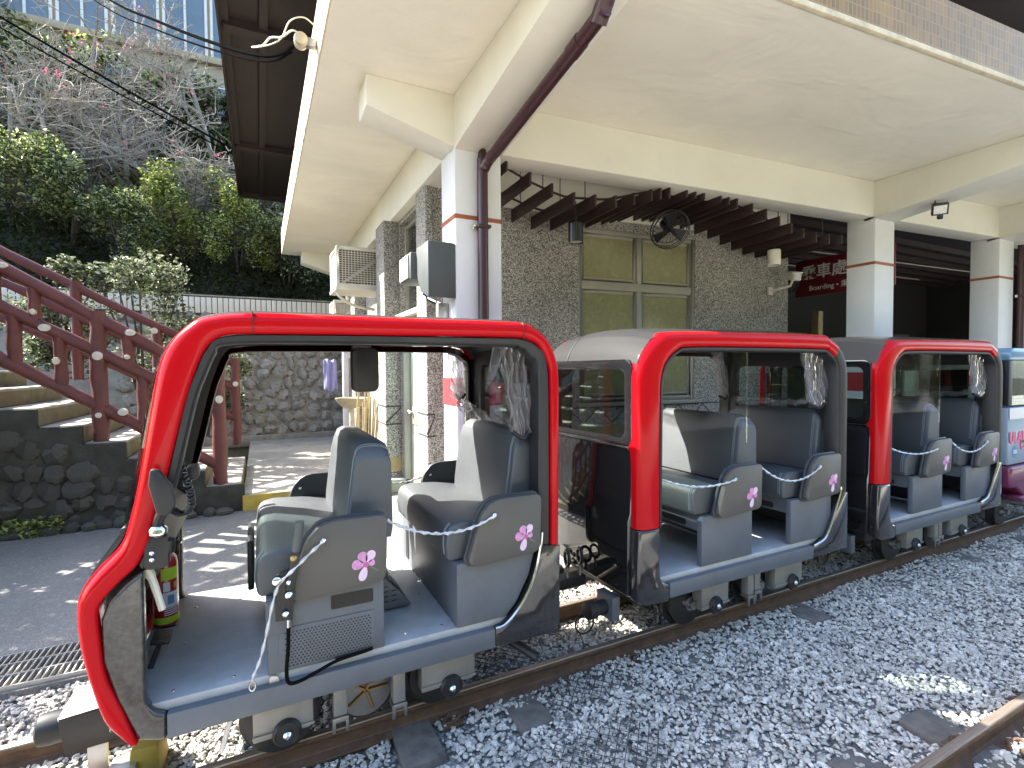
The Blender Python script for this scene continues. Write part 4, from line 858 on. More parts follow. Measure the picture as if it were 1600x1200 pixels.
# insulator and cables
ins_ = thing('cable_insulator', (.42, 4.5, 4.55), 'pale ceramic cable insulator bolted to the roof slab edge', 'insulator')
MB().box(.40, .484, 4.56, 4.62, 4.55, 4.62).build('bracket', 'steel', ins_, bevel=.005)
MB().lathe([(.02, -.07), (.05, -.06), (.055, -.03), (.035, -.01), (.055, .01), (.05, .04), (.02, .05)], (.36, 4.59, 4.58), 'y', 14).build('spool', 'ceramic', ins_)
MB().tube(catmull([(.36, 4.57, 4.62), (.30, 4.6, 4.66), (.22, 4.7, 4.64), (.14, 4.85, 4.70), (.08, 5.0, 4.70), (.0, 5.2, 4.78)], 5), .008, 6).build('wire_tail', 'wire', ins_)
MB().tube(catmull([(.47, 4.6, 4.75), (.38, 4.55, 4.76), (.28, 4.62, 4.74), (.22, 4.75, 4.66), (.12, 4.9, 4.66), (.05, 5.1, 4.75)], 5), .006, 6).build('wire_tail', 'wire', ins_)
def cable(pts, r, label):
    o = MB().tube(catmull(pts, 8), r, 6).build('overhead_cable', 'cable', loc=pts[0]); tag(o, label, 'cable', 'overhead cables')
cable([(.36, 4.62, 4.60), (.02, 5.2, 4.72), (-1.1, 8.2, 6.5), (-2.6, 12.0, 8.95), (-6.5, 21, 15.5)], .017, 'upper black overhead cable running to the ceramic insulator')
cable([(.30, 4.72, 4.55), (-.02, 5.3, 4.72), (-1.15, 8.4, 6.5), (-2.7, 12.2, 8.9), (-6.8, 21, 15.3)], .010, 'thin black cable beside the upper overhead cable')
cable([(-.3, 12.0, 6.4), (-1.9, 12.0, 7.1), (-3.9, 12.0, 8.05), (-7, 12, 9.6)], .022, 'lower black overhead cable crossing the bare branches')
cable([(-.3, 12.1, 6.33), (-1.9, 12.1, 7.0), (-3.9, 12.1, 7.9), (-7, 12.1, 9.4)], .014, 'thin black cable below the lower overhead cable')
# odds and ends along the passage
wh = thing('wash_basin', (1.35, 8.7, 1.1), 'stained wash basin standing in the passage by the wall', 'basin')
MB().lathe([(.02, -.14), (.12, -.13), (.22, -.05), (.26, .02), (.27, .04), (.24, .035), (.19, -.03), (.05, -.09)], (1.38, 8.8, 1.35), 'z', 20).build('bowl', 'ceramic', wh); MB().lathe([(.05, 0), (.045, .9)], (1.38, 8.8, .33), 'z', 10).build('pedestal', 'acbody', wh)
bs = thing('broom_bundle', (1.62, 7.95, .33), 'bundle of straw brooms and bamboo poles leaning on the side wall', 'broom')
for k in range(22):
    x = 1.42+random.uniform(-.1, .3); y = 7.9+random.uniform(-.2, .5); MB().tube([(x, y, .33), (x+random.uniform(.0, .1), y+random.uniform(-.05, .1), random.uniform(1.2, 1.6))], random.uniform(.008, .02), 5).build('pole', 'straw', bs)
MB().box(1.68, 1.785, 7.7, 8.2, .33, 2.35).build('plank', 'straw', bs, bevel=.01)
cl = MB().sheet(lambda u, v: (1.12+.24*u, 10.4+.03*math.sin(u*14+v*2), 1.46+.62*(1-v)*(1-.15*abs(u-.5))+.03*math.sin(u*9)), 14, 12, 0)
c_ = cl.build('hanging_cloth', 'cloth', loc=(1.2, 10.4, 1.5)); tag(c_, 'lavender cloth hanging in the passage beside the white post', 'cloth')
so = c_.modifiers.new('thickness', 'SOLIDIFY'); so.thickness = .01
po_ = thing('passage_post', (1.55, 10.6, .33), 'white post with a small red printed notice in the passage', 'post')
MB().tube([(1.55, 10.6, .33), (1.55, 10.6, 3.0)], .06, 12).build('shaft', 'white', po_); MB().box(1.60, 1.95, 10.5, 10.52, 2.1, 2.65).build('notice', 'letter', po_)
for k in range(3): MB().box(1.63, 1.9, 10.494, 10.4998, 2.3+k*.1, 2.36+k*.1).build('notice_print', 'letterpink', po_)
bk = MB().lathe([(.10, 0), (.13, .3), (.135, .31), (.12, .31)], (1.52, 9.6, .33), 'z', 16).build('bucket', 'orange', loc=(1.52, 9.6, .33)); tag(bk, 'orange bucket on the passage floor below the cloth', 'bucket')
# ------------------------------------------------------------------ the train
YN, YFAR = 2.26, 3.38
def my(y, side): return y if side > 0 else YN+YFAR-y
RED_PROF = [(0, .10), (0, .050), (.035, .034), (.12, .018), (.24, .006), (.33, .001), (.5, 0), (.84, .001), (.95, .007), (1, .02), (1, .10)]
LINER = [(.35, .101), (1.0, .101), (1.0, .122), (.35, .122)]
def sweep(name, pairs, prof, side, mat, parent, x0=0., sub=6):
    P = catmull(pairs, sub); n = len(prof); vs = []
    for q in P:
        for t, d in prof: vs.append((x0+q[0]+(q[2]-q[0])*t, my(YN+d, side), q[1]+(q[3]-q[1])*t))
    fs = [(i*n+k, i*n+k+1, (i+1)*n+k+1, (i+1)*n+k) for i in range(len(P)-1) for k in range(n-1)]
    fs += [tuple(range(n)), tuple(range((len(P)-1)*n, len(P)*n))[::-1]]
    fs += [(i*n, (i+1)*n, (i+1)*n+n-1, i*n+n-1) for i in range(len(P)-1)]
    mb = MB(); mb.add(vs, fs); return mb.build(name, mat, parent, ang=50)
def plate(name, poly, ya, yb, mat, parent, side=1, x0=0., bevel=.008, seg=2):
    a, b_ = my(ya, side), my(yb, side)
    return MB().prism([(x0+x, z) for x, z in poly], 'y', min(a, b_), max(a, b_)).build(name, mat, parent, bevel=bevel, seg=seg)
def rr(a0, a1, b0, b1, r, n=5):
    out = []
    for cx_, cy_, s in ((a1-r, b1-r, 0), (a0+r, b1-r, 1), (a0+r, b0+r, 2), (a1-r, b0+r, 3)):
        for k in range(n+1):
            t = math.pi/2*(s+k/n); out.append((cx_+r*math.cos(t), cy_+r*math.sin(t)))
    return out
def ring_x(x0, x1, o, i, ro, ri):
    A, B = rr(*o, ro), rr(*i, ri); n = len(A); mb = MB()
    vs = [(x0, y, z) for y, z in A]+[(x0, y, z) for y, z in B]+[(x1, y, z) for y, z in A]+[(x1, y, z) for y, z in B]; fs = []
    for k in range(n):
        j = (k+1) % n; fs += [(k, j, n+j, n+k), (2*n+k, 3*n+k, 3*n+j, 2*n+j), (k, 2*n+k, 2*n+j, j), (n+k, n+j, 3*n+j, 3*n+k)]
    return mb.add(vs, fs)
def roof(name, prof, mat, parent, x0=0., crown=.05, ya=2.30, yb=3.34, drop=0.):
    P = catmull(prof, 5); n = len(P)-1
    def fn(u, v, dz=0.):
        q = P[min(n, int(round(u*n)))]; k = min(1, max(0, (q[1]-1.86)/.18)); return (x0+q[0], ya+(yb-ya)*v, q[1]+crown*k*(1-(2*v-1)**2)-dz)
    mb = MB(); mb.grid(lambda u, v: fn(u, v), n, 14)
    if drop:
        cx_ = (P[0][0]+P[-1][0])/2
        mb.grid(lambda u, v: (lambda p: (x0+cx_+(p[0]-x0-cx_)*.985, p[1], p[2]-drop))(fn(u, v)), n, 14)
    return mb.build(name, mat, parent, ang=60, recalc=False)
ARM = [(.09, .934), (.150, 1.118), (.165, 1.150), (.20, 1.190), (.235, 1.206), (.275, 1.212), (.47, 1.212), (.492, 1.200), (.497, 1.175), (.488, .945), (.478, .922), (.455, .911), (.15, .892), (.115, .897), (.095, .912)]
def flower(cx_, cz, y, parent, s=1.):
    def petal(a, L, w, mat, nm, rr_=0.008):
        a = R(a); pts = []
        for k in range(16):
            t = k/16*2*math.pi; u = rr_+L*(.5-.5*math.cos(t)); v = w*math.sin(t)*(.55+.45*(.5-.5*math.cos(t))); pts.append((cx_+s*(u*math.cos(a)-v*math.sin(a)), cz+s*(u*math.sin(a)+v*math.cos(a))))
        MB().prism(pts, 'y', y-.0012, y-.0003).build(nm, mat, parent, smooth=False)
    for a, L, w in ((62, .058, .024), (112, .054, .026), (172, .053, .027), (252, .064, .022), (12, .030, .018)): petal(a, L, w, 'orchidlight' if a in (62, 252) else 'orchid', 'printed_petal')
    MB().prism([(cx_+s*.012*math.cos(k), cz+s*.012*math.sin(k)) for k in [i*math.pi/5 for i in range(10)]], 'y', y-.0018, y-.0013).build('flower_eye', 'orchiddark', parent, smooth=False)
    MB().prism([(cx_+s*.02, cz-s*.008), (cx_+s*.055, cz-s*.034), (cx_+s*.05, cz-s*.038), (cx_+s*.016, cz-s*.016)], 'y', y-.0012, y-.0003).build('printed_stem', 'stem', parent, smooth=False)
def arm(car, x0, side, dx=0.):
    if side > 0:
        a = plate('arm_panel', ARM, 2.234, 2.275, 'armgrey', car, 1, x0, .028, 2)
        plate('arm_backing', [(x+(.0 if x > .3 else -.012), z+(.008 if z > 1.05 else -.008)) for x, z in ARM], 2.2755, 2.292, 'armdark', car, 1, x0, .004)
        flower(x0+.40, 1.003, 2.2338, a)
        MB().lathe([(.012, 0), (.012, -.012), (.006, -.018)], (x0+.224, 2.236, 1.137), 'y', 10).build('hook_bolt', 'chrome', a)
    else:
        a = plate('arm_panel', ARM, 2.262, 2.295, 'armdark', car, -1, x0, .012, 2)
        MB().lathe([(.009, 0), (.009, -.012), (.004, -.016)], (x0+.2, my(2.295, -1), 1.13), 'y', 8).build('hook_bolt', 'chrome', a)
    return a
def cushion(car, x0):
    prof = [(-.03, .905), (-.038, .93), (-.042, .99), (-.034, 1.055), (-.012, 1.085), (.05, 1.098), (.20, 1.088), (.36, 1.066), (.40, 1.05), (.40, .905)]
    c = MB().prism([(x0+x, z) for x, z in prof], 'y', 2.325, 3.315).build('seat_cushion', 'vinyl', car, bevel=.03, seg=3)
    for y in (2.352, 2.364): MB().tube(catmull([(x0-.039, y, .94), (x0-.044, y, .99), (x0-.036, y, 1.058), (x0-.010, y, 1.09)], 3), .0022, 5).build('stitching', 'thread', c)
def backrest(car, x0, t=.0):
    prof = [(.335, 1.055), (.338, 1.12), (.372, 1.40), (.385, 1.48), (.40, 1.515), (.43, 1.532), (.50, 1.527), (.535, 1.50), (.545, 1.44), (.548, 1.10), (.54, 1.055)]
    P = [(x0+t+x, z) for x, z in prof]
    # rounded in side view and towards the two ends
    n = 9; ys = [2.40, 2.401, 2.408, 2.43, 2.48, 3.16, 3.21, 3.232, 3.239, 3.24]; sh = [(.93, .105), (.965, .095), (1, .078), (1, .045), (1, .012), (1, .012), (1, .045), (1, .078), (.965, .095), (.93, .105)]
    vs, fs = [], []; cx_ = x0+t+.46
    for y, (k, dz) in zip(ys, sh):
        for x, z in P:
            f = max(0, (z-1.30)/.23); vs.append((cx_+(x-cx_)*k, y, z-dz*f*f))
    m = len(P)
    for i in range(n): fs += [(i*m+k, i*m+(k+1) % m, (i+1)*m+(k+1) % m, (i+1)*m+k) for k in range(m)]
    fs += [tuple(range(m))[::-1], tuple(range(n*m, (n+1)*m))]
    b_ = MB().add(vs, fs).build('backrest', 'vinyl', car, ang=70)
    for y, dz0 in ((2.436, .041), (2.447, .034)):
        MB().tube(catmull([(x0+t+x-.0015, y, z-dz0*max(0, (z-1.30)/.23)**2+.001) for x, z in prof[1:8]], 3), .0022, 5).build('stitching', 'thread', b_)
    MB().box(x0+t+.36, x0+t+.50, 2.5, 3.14, 1.0, 1.06).build('backrest_hinge', 'darksteel', car)
    return b_
def chain(car, a, b_, sag, r=.0085, n=46):
    a, b_ = Vector(a), Vector(b_); pa, rs = [], []
    for i in range(n+1):
        t = i/n; p = a.lerp(b_, t); p.z -= sag*4*t*(1-t); p.y += .003*math.sin(i*1.9); p.z += .002*math.cos(i*1.9); pa.append(p); rs.append(r*(.74+.26*math.cos(i*1.25)))
    MB().tube(pa, rs, 7).build('safety_chain', 'chain', car)
def wheelset(car, x, z=.27, r=.15, hub=True, box=None):
    for y in (2.50, 3.07):
        w = MB().lathe([(.05, -.02), (r-.03, -.02), (r, -.015), (r*1.0, .035), (r+.025, .04), (r+.025, .055), (r-.03, .055), (.05, .06)], (x, y, z), 'y', 28).build('wheel', 'darksteel', car)
        MB().lathe([(.045, -.05), (.05, -.02), (.05, .06)], (x, y, z), 'y', 16).build('hub', 'steel', w)
    MB().tube([(x, 2.42, z), (x, 3.2, z)], .03, 10).build('axle', 'steel', car)
def bearing(car, x0, x1, z0, hx, hz_):
    b_ = MB().prism([(x0, z0), (x1-.015, z0+.005), (x1, z0+.03), (x1, .47), (x0, .47)], 'y', 2.375, 2.46).build('axle_box', 'cast', car, bevel=.004)
    MB().box(x0-.004, x1+.004, 2.368, 2.3745, z0+.018, z0+.03).build('box_rib', 'cast', b_)
    MB().lathe([(.058, .02), (.060, -.005), (.050, -.018), (.046, -.012), (.018, -.012)], (hx, 2.372, hz_), 'y', 20).build('hub_cover', 'black', b_)
    MB().lathe([(.016, 0), (.018, -.016), (.008, -.028)], (hx, 2.36, hz_), 'y', 8).build('hub_nut', 'chrome', b_)
    for q in (x0+.02, x1-.03): MB().lathe([(.009, 0), (.009, -.008)], (q, 2.375, .43), 'y', 6).build('bolt', 'steel', b_)
def jack(car, x, z0):
    j = MB().box(x-.03, x+.03, 2.37, 2.43, z0+.04, .47).build('guide_post', 'cast', car, bevel=.006)
    MB().box(x-.036, x+.036, 2.362, 2.43, z0+.02, z0+.039).box(x-.036, x-.022, 2.362, 2.375, z0-.03, z0+.02).box(x+.022, x+.036, 2.362, 2.375, z0-.03, z0+.02).build('guide_foot', 'steel', j, bevel=.002)
def buffer(car, x0, x1, y, z, r=.055):
    b_ = MB().lathe([(r*.6, 0), (r, .008), (r, .06), (r*.8, .07), (r*.8, abs(x1-x0))], (min(x0, x1), y, z), 'x', 20).build('buffer', 'black', car); return b_
def curtain(car, xa, xb, xc, xd, y, zt, zb, seedv):
    rg = random.Random(seedv); ph = rg.uniform(0, 6)
    def fn(u, v):
        x = (xa+(xb-xa)*u)*(1-v)+(xc+(xd-xc)*u)*v; bul = math.sin(min(1, v*1.15)*math.pi)*.03
        return (x+.006*math.sin(v*17+u*9+ph), y+(.018+.012*v)*math.sin(u*26+ph+2.2*math.sin(v*3))+.012*math.sin(u*57+v*5)+bul*(.5-abs(u-.5)), zt+(zb-zt)*v+.02*math.sin(u*7+ph)*v)
    MB().grid(fn, 46, 18).build('rolled_curtain', 'film', car, recalc=False, ang=180)
    c = ((xc+xd)/2, y, zb)
    MB().tube(catmull([(xc, y, zb+.02), (c[0], y-.02, zb-.015), (xd, y, zb+.02)], 4), .013, 7).build('curtain_tie', 'black', car)
def hem(car, pts, seedv, w=.05):
    rg = random.Random(seedv); P = catmull(pts, 6)
    def fn(u, v):
        q = P[min(len(P)-1, int(round(u*(len(P)-1))))]; return (q[0]+.012*math.sin(u*31+v*9), q[1]+.03*math.sin(v*6.0+u*11), q[2]+w*(v-.5)+.014*math.sin(u*23+v*7))
    MB().grid(fn, len(P)-1, 8).build('curtain_hem', 'film', car, recalc=False, ang=180)
BACKPROF = [(.014, 1.88), (.024, 1.90), (.047, 1.943), (.09, 1.996), (.144, 2.036), (.295, 2.070), (1.0, 2.083), (1.70, 2.085), (1.80, 2.067), (1.90, 2.027), (1.97, 1.957), (2.018, 1.86)]

def passenger(X0, label):
    car = thing('rail_cart', (X0+1.0, 2.82, .12), label, 'rail cart', 'red carts of the sightseeing train')
    fp = [(0, .905, .16, .902), (0, 1.3, .162, 1.3), (0, 1.70, .167, 1.66), (.005, 1.83, .172, 1.78), (.047, 1.944, .21, 1.88), (.144, 2.038, .30, 1.955), (.295, 2.072, .42, 1.98), (1.0, 2.085, 1.0, 1.985), (1.70, 2.088, 1.70, 1.982), (1.80, 2.07, 1.79, 1.965), (1.90, 2.03, 1.86, 1.925)]
    pp = [(1.90, 2.03, 1.86, 1.925), (1.97, 1.96, 1.91, 1.86), (2.02, 1.86, 1.925, 1.78), (2.03, 1.7, 1.93, 1.65), (2.03, 1.3, 1.932, 1.3), (2.03, .9, 1.935, .9)]
    gp = [(a[2], a[3], a[2]+o[0], a[3]+o[1]) for a, o in zip(fp, [(.028, 0), (.028, 0), (.028, 0), (.028, -.004), (.025, -.012), (.018, -.02), (.006, -.03), (0, -.032), (-.004, -.03), (-.014, -.025), (-.022, -.018)])]+[(a[2], a[3], a[2]-.028, a[3]) for a in pp[1:]]
    for s in (1, -1):
        sweep('frame_liner', fp, LINER, s, 'black', car, X0); sweep('side_frame', fp, RED_PROF, s, 'red', car, X0); sweep('rear_post', pp, RED_PROF, s, 'black', car, X0)
        sweep('window_gasket', gp, [(0, .03), (.2, .014), (.7, .014), (1, .024), (1, .12)], s, 'black', car, X0)
        plate('front_corner', [(0, .902), (.158, .90), (.162, .62), (.172, .58), (.20, .558), (.235, .553), (.235, .44), (.05, .45), (-.015, .48), (-.015, .60)], 2.262, 2.34, 'blackpaint', car, s, X0, .018, 3)
        plate('rear_corner', [(1.937, .90), (2.03, .898), (2.03, .47), (1.617, .465), (1.617, .553), (1.66, .56), (1.75, .592), (1.82, .68), (1.887, .813)], 2.264, 2.34, 'blackpaint', car, s, X0, .008, 2)
        MB().tube(catmull([(X0+x, my(2.263, s), z) for x, z in [(1.937, .95), (1.932, .91), (1.887, .813), (1.82, .68), (1.75, .59), (1.66, .562), (1.617, .556)]], 4), .0075, 7).build('trim_strip', 'chrome', car)
        MB().box(X0+.236, X0+1.616, min(my(2.262, s), my(2.31, s)), max(my(2.262, s), my(2.31, s)), .462, .553).build('sill', 'sill', car, bevel=.004)
    rf = roof('roof', BACKPROF, 'silver', car, X0, .05); MB().tube([(X0+q[0]-.002, 3.06, q[1]+.05*min(1, max(0, (q[1]-1.86)/.18))*.73) for q in catmull(BACKPROF[:7], 4)], .0055, 6).build('roof_seam', 'black', rf); roof('ceiling', [(x+.02, z-.03) for x, z in BACKPROF[1:-1]], 'black', car, X0, .04)
    # front face
    MB().prism([(X0+.0, 1.375), (X0-.012, .99), (X0-.03, .94), (X0-.035, .50), (X0+.03, .47), (X0+.05, .5), (X0+.05, 1.375)], 'y', 2.335, 3.305).build('front_panel', 'blackgloss', car, bevel=.012)
    MB().tube([(X0-.004, 2.36, 1.378), (X0-.004, 3.28, 1.378)], .006, 6).build('trim_strip', 'chrome', car)
    fw = ring_x(X0-.004, X0+.03, (2.335, 3.305, 1.382, 1.905), (2.395, 3.245, 1.43, 1.845), .06, .05).build('front_window', 'blackgloss', car, bevel=.003)
    MB().prism(rr(2.39, 3.25, 1.425, 1.85, .05), 'x', X0+.010, X0+.016).build('pane', 'carglass', fw)
    MB().prism([(X0+1.925, .5), (X0+1.965, .5), (X0+1.965, 1.36), (X0+1.925, 1.36)], 'y', 2.32, 3.32).build('rear_panel', 'armdark', car, bevel=.006)
    rw = ring_x(X0+1.925, X0+1.965, (2.32, 3.32, 1.362, 2.03), (2.45, 3.19, 1.42, 1.86), .05, .05).build('rear_window', 'black', car, bevel=.003)
    MB().prism(rr(2.445, 3.195, 1.415, 1.865, .05), 'x', X0+1.942, X0+1.948).build('pane', 'carglass', rw)
    MB().box(X0+.02, X0+1.99, 2.30, 3.34, .548, .586).build('floor', 'floor', car, bevel=.003)
    MB().box(X0+.10, X0+1.92, 2.42, 3.22, .38, .545).build('underframe', 'darksteel', car, bevel=.01)
    # two benches facing the front
    for k, bx in enumerate((.53, 1.40)):
        x0 = X0+bx
        MB().prism([(x0-.005, .59), (x0+.46, .59), (x0+.46, .905), (x0-.005, .905)], 'y', 2.288, 2.33).build('bench_side', 'sill', car, bevel=.005)
        MB().prism([(x0-.005, .59), (x0+.46, .59), (x0+.46, .905), (x0-.005, .905)], 'y', 3.31, 3.35).build('bench_side', 'sill', car, bevel=.005)
        sk = MB().box(x0+.015, x0+.035, 2.331, 3.309, .80, .904).build('bench_skirt', 'sill', car, bevel=.004)
        for yy in (2.55, 2.95): MB().prism(rr(yy-.11, yy+.11, .815, .855, .018), 'x', x0+.0125, x0+.0149).build('skirt_slot', 'black', sk)
        cushion(car, x0); backrest(car, x0, .10); arm(car, x0, 1); arm(car, x0, -1)
        MB().box(x0+.44, x0+.46, 2.331, 3.309, .60, .90).build('bench_back', 'armdark', car)
    chain(car, (X0+.18, 2.30, 1.19), (X0+.53+.224, 2.222, 1.137), .05); chain(car, (X0+.53+.49, 2.25, 1.19), (X0+1.40+.224, 2.222, 1.137), .10)
    curtain(car, X0+1.63, X0+1.87, X0+1.70, X0+1.90, 2.37, 1.98, 1.56, 3); curtain(car, X0+1.68, X0+1.80, X0+1.76, X0+1.88, 3.24, 1.99, 1.58, 4)
    hem(car, [(X0+1.86, 2.46, 1.58), (X0+1.90, 2.8, 1.56), (X0+1.87, 3.16, 1.57)], 5)
    MB().box(X0+.95, X0+.958, 2.30, 2.306, 1.35, 1.98).build('sheet_edge', 'sheet', car); MB().grid(lambda u, v: (X0+.20+.75*u, 2.303+.006*math.sin(u*9), 1.46+.52*v), 20, 6).build('clear_sheet', 'sheet', car, recalc=False)
    for bx, hx in (((.62, .87), .745), ((1.35, 1.655), 1.54)): bearing(car, X0+bx[0], X0+bx[1], .245, X0+hx, .265)
    wheelset(car, X0+.60); wheelset(car, X0+1.27); jack(car, X0+1.09, .22); jack(car, X0+1.16, .24)
    b_ = buffer(car, X0-.20, X0, 2.52, .37); MB().box(X0-.06, X0-.001, 2.44, 2.60, .30, .45).build('buffer_box', 'sill', car, bevel=.006); buffer(car, X0-.20, X0, 3.12, .37)
    MB().box(X0-.46, X0-.02, 2.77, 2.87, .40, .47).build('coupler_bar', 'darksteel', car, bevel=.01)
    for x in (X0-.16, X0-.06): MB().tube([(x+.012*math.cos(a), 2.79+.045*math.cos(a), .60+.05*math.sin(a)) for a in [i*math.pi*2/18 for i in range(18)]], .011, 7, closed=True).build('lifting_eye', 'blackmetal', car); MB().tube([(x, 2.79, .55), (x, 2.79, .40)], .012, 8).build('coupler_pin', 'steel', car)
    MB().tube([(X0-.14+.07*math.cos(a), 2.62, .24+.07*math.sin(a)) for a in [i*math.pi*2/18 for i in range(18)]], .006, 6, closed=True).build('hanging_loop', 'blackmetal', car)
    return car
car2 = passenger(1.953, 'middle red cart with a silver roof and two empty dark benches')
car3 = copy_tree(car2); car3.location.x += 2.50; car3.scale.x = 1.05; car3['label'] = 'rearmost red cart with a dark roof beside the pale blue cart'
for ch in car3.children:
    if ch.name.startswith('roof'):
        ch.data = ch.data.copy(); ch.data.materials.clear(); ch.data.materials.append(M['roofgrey'])

# ---- the front cart
car = thing('rail_cart', (.4, 2.82, .12), 'front red cart with an open driver cabin, brake lever and slanting red front post', 'rail cart', 'red carts of the sightseeing train')
F1 = [(-.462, .475, -.432, .468), (-.532, .562, -.475, .614), (-.573, .727, -.518, .746), (-.597, .86, -.533, .89), (-.604, .999, -.536, .996), (-.585, 1.07, -.512, 1.04), (-.548, 1.125, -.470, 1.085), (-.47, 1.216, -.410, 1.15), (-.436, 1.33, -.355, 1.30), (-.407, 1.478, -.323, 1.44), (-.362, 1.759, -.258, 1.72), (-.339, 1.877, -.220, 1.85), (-.304, 1.96, -.188, 1.93), (-.246, 2.029, -.155, 1.972), (-.183, 2.065, -.11, 1.993), (-.007, 2.087, -.0, 2.0), (.5, 2.09, .5, 2.006), (1.098, 2.092, 1.08, 2.011), (1.243, 2.084, 1.20, 2.007), (1.345, 2.018, 1.29, 1.975), (1.405, 1.91, 1.345, 1.885), (1.422, 1.77, 1.362, 1.77), (1.418, 1.3, 1.360, 1.3), (1.413, .92, 1.357, .925)]
G1 = [(-.415, 1.136, -.400, 1.112), (-.374, 1.236, -.357, 1.225), (-.328, 1.422, -.298, 1.41), (-.257, 1.74, -.224, 1.73), (-.218, 1.86, -.185, 1.845), (-.185, 1.935, -.155, 1.918), (-.115, 1.990, -.115, 1.956), (.18, 2.003, .18, 1.966), (1.062, 2.010, 1.08, 1.966), (1.20, 2.006, 1.19, 1.955), (1.292, 1.971, 1.262, 1.915), (1.352, 1.872, 1.297, 1.84), (1.36, 1.4, 1.296, 1.4), (1.357, .925, 1.292, .93)]
PF = [(-.402, 1.112), (-.455, 1.075), (-.505, 1.02), (-.530, .955), (-.528, .80), (-.493, .656), (-.431, .475), (-.342, .447), (-.34, .552), (-.375, .566), (-.398, .595), (-.404, .63)]
PR = [(1.357, .922), (1.413, .918), (1.41, .49), (1.366, .448), (1.03, .459), (1.031, .553), (1.075, .562), (1.121, .591), (1.18, .65), (1.233, .733), (1.27, .83), (1.292, .93)]
for s in (1, -1):
    sweep('frame_liner', F1, LINER, s, 'black', car, 0, 7); sf = sweep('side_frame', F1, RED_PROF, s, 'red', car, 0, 7); sweep('window_gasket', G1, [(0, .03), (.15, .016), (.75, .016), (1, .028), (1, .12)], s, 'black', car, 0, 7)
    plate('front_corner', PF, 2.266, 2.33, 'gunmetal', car, s, 0, .016, 3); plate('rear_corner', PR, 2.264, 2.34, 'blackpaint', car, s, 0, .008, 2)
    MB().tube(catmull([(x, my(2.263, s), z) for x, z in [(1.30, 1.0), (1.292, .93), (1.27, .83), (1.233, .733), (1.18, .65), (1.121, .589), (1.075, .56), (1.031, .555)]], 4), .0075, 7).build('trim_strip', 'chrome', car)
    MB().box(-.339, 1.029, min(my(2.262, s), my(2.31, s)), max(my(2.262, s), my(2.31, s)), .458, .553).build('sill', 'sill', car, bevel=.004)
    for x in (-.02, 1.20): MB().box(x-.0015, x+.0015, min(my(2.258, s), my(2.30, s)), max(my(2.258, s), my(2.30, s)), 2.0, 2.09).build('frame_seam', 'black', car)
R1 = [0, 0, 0, (-.333, 1.877), (-.300, 1.958), (-.243, 2.026), (-.183, 2.062), (-.007, 2.084), (.5, 2.087), (1.098, 2.089), (1.240, 2.080), (1.342, 2.015), (1.402, 1.91), (1.416, 1.80)]
roof('roof', R1[3:], 'silver', car, 0, .05); roof('ceiling', [(x*.97+.01, z-.035) for x, z in R1[4:]], 'black', car, 0, .04)
def bulged(name, prof, mat, parent, ya=2.33, yb=3.31, bul=.045, th=.012):
    P = catmull(prof, 4); n = len(P)-1
    f = lambda u, v, d: (P[int(round(u*n))][0]-bul*(1-(2*v-1)**4)+d, ya+(yb-ya)*v, P[int(round(u*n))][1])
    return MB().grid(lambda u, v: f(u, v, 0), n, 16).grid(lambda u, v: f(u, v, th), n, 16).build(name, mat, parent, ang=60, recalc=False)
ws = bulged('windshield', [(-.462, 1.25), (-.42, 1.45), (-.375, 1.72), (-.345, 1.86)], 'carglass', car, th=.006)
bulged('windshield_header', [(-.345, 1.855), (-.315, 1.94), (-.27, 2.0)], 'blackpaint', ws)
MB().tube([(-.40, 2.345, 1.56), (-.375, 2.345, 1.70), (-.345, 2.345, 1.84)], .009, 8).build('windshield_trim', 'chrome', ws)
MB().tube([(-.467, 2.34, 1.25), (-.467, 3.3, 1.25)], .014, 8).build('windshield_seal', 'black', ws)
bulged('nose_panel', [(-.525, .50), (-.545, .57), (-.572, .727), (-.59, .86), (-.597, .99), (-.588, 1.05), (-.545, 1.12), (-.48, 1.21), (-.462, 1.25)], 'blackpaint', car, bul=.03, th=.018)
MB().prism([(-.44, 1.235), (-.385, 1.20), (-.36, 1.14), (-.37, 1.06), (-.41, 1.0)], 'y', 2.36, 3.28).build('dashboard', 'black', car, bevel=.01)
MB().box(-.50, 1.37, 2.30, 3.36, .548, .587).build('floor', 'floor', car, bevel=.003)
MB().box(-.40, 1.3, 2.42, 3.22, .38, .545).build('underframe', 'darksteel', car, bevel=.01)
MB().prism([(1.33, .5), (1.37, .5), (1.37, 1.42), (1.33, 1.42)], 'y', 2.32, 3.32).build('rear_panel', 'armdark', car, bevel=.006)
rw = ring_x(1.33, 1.37, (2.32, 3.32, 1.422, 2.04), (2.42, 3.14, 1.47, 1.88), .05, .06).build('rear_window', 'black', car, bevel=.003)
MB().prism(rr(2.415, 3.145, 1.465, 1.885, .06), 'x', 1.347, 1.353).build('pane', 'carglass', rw)
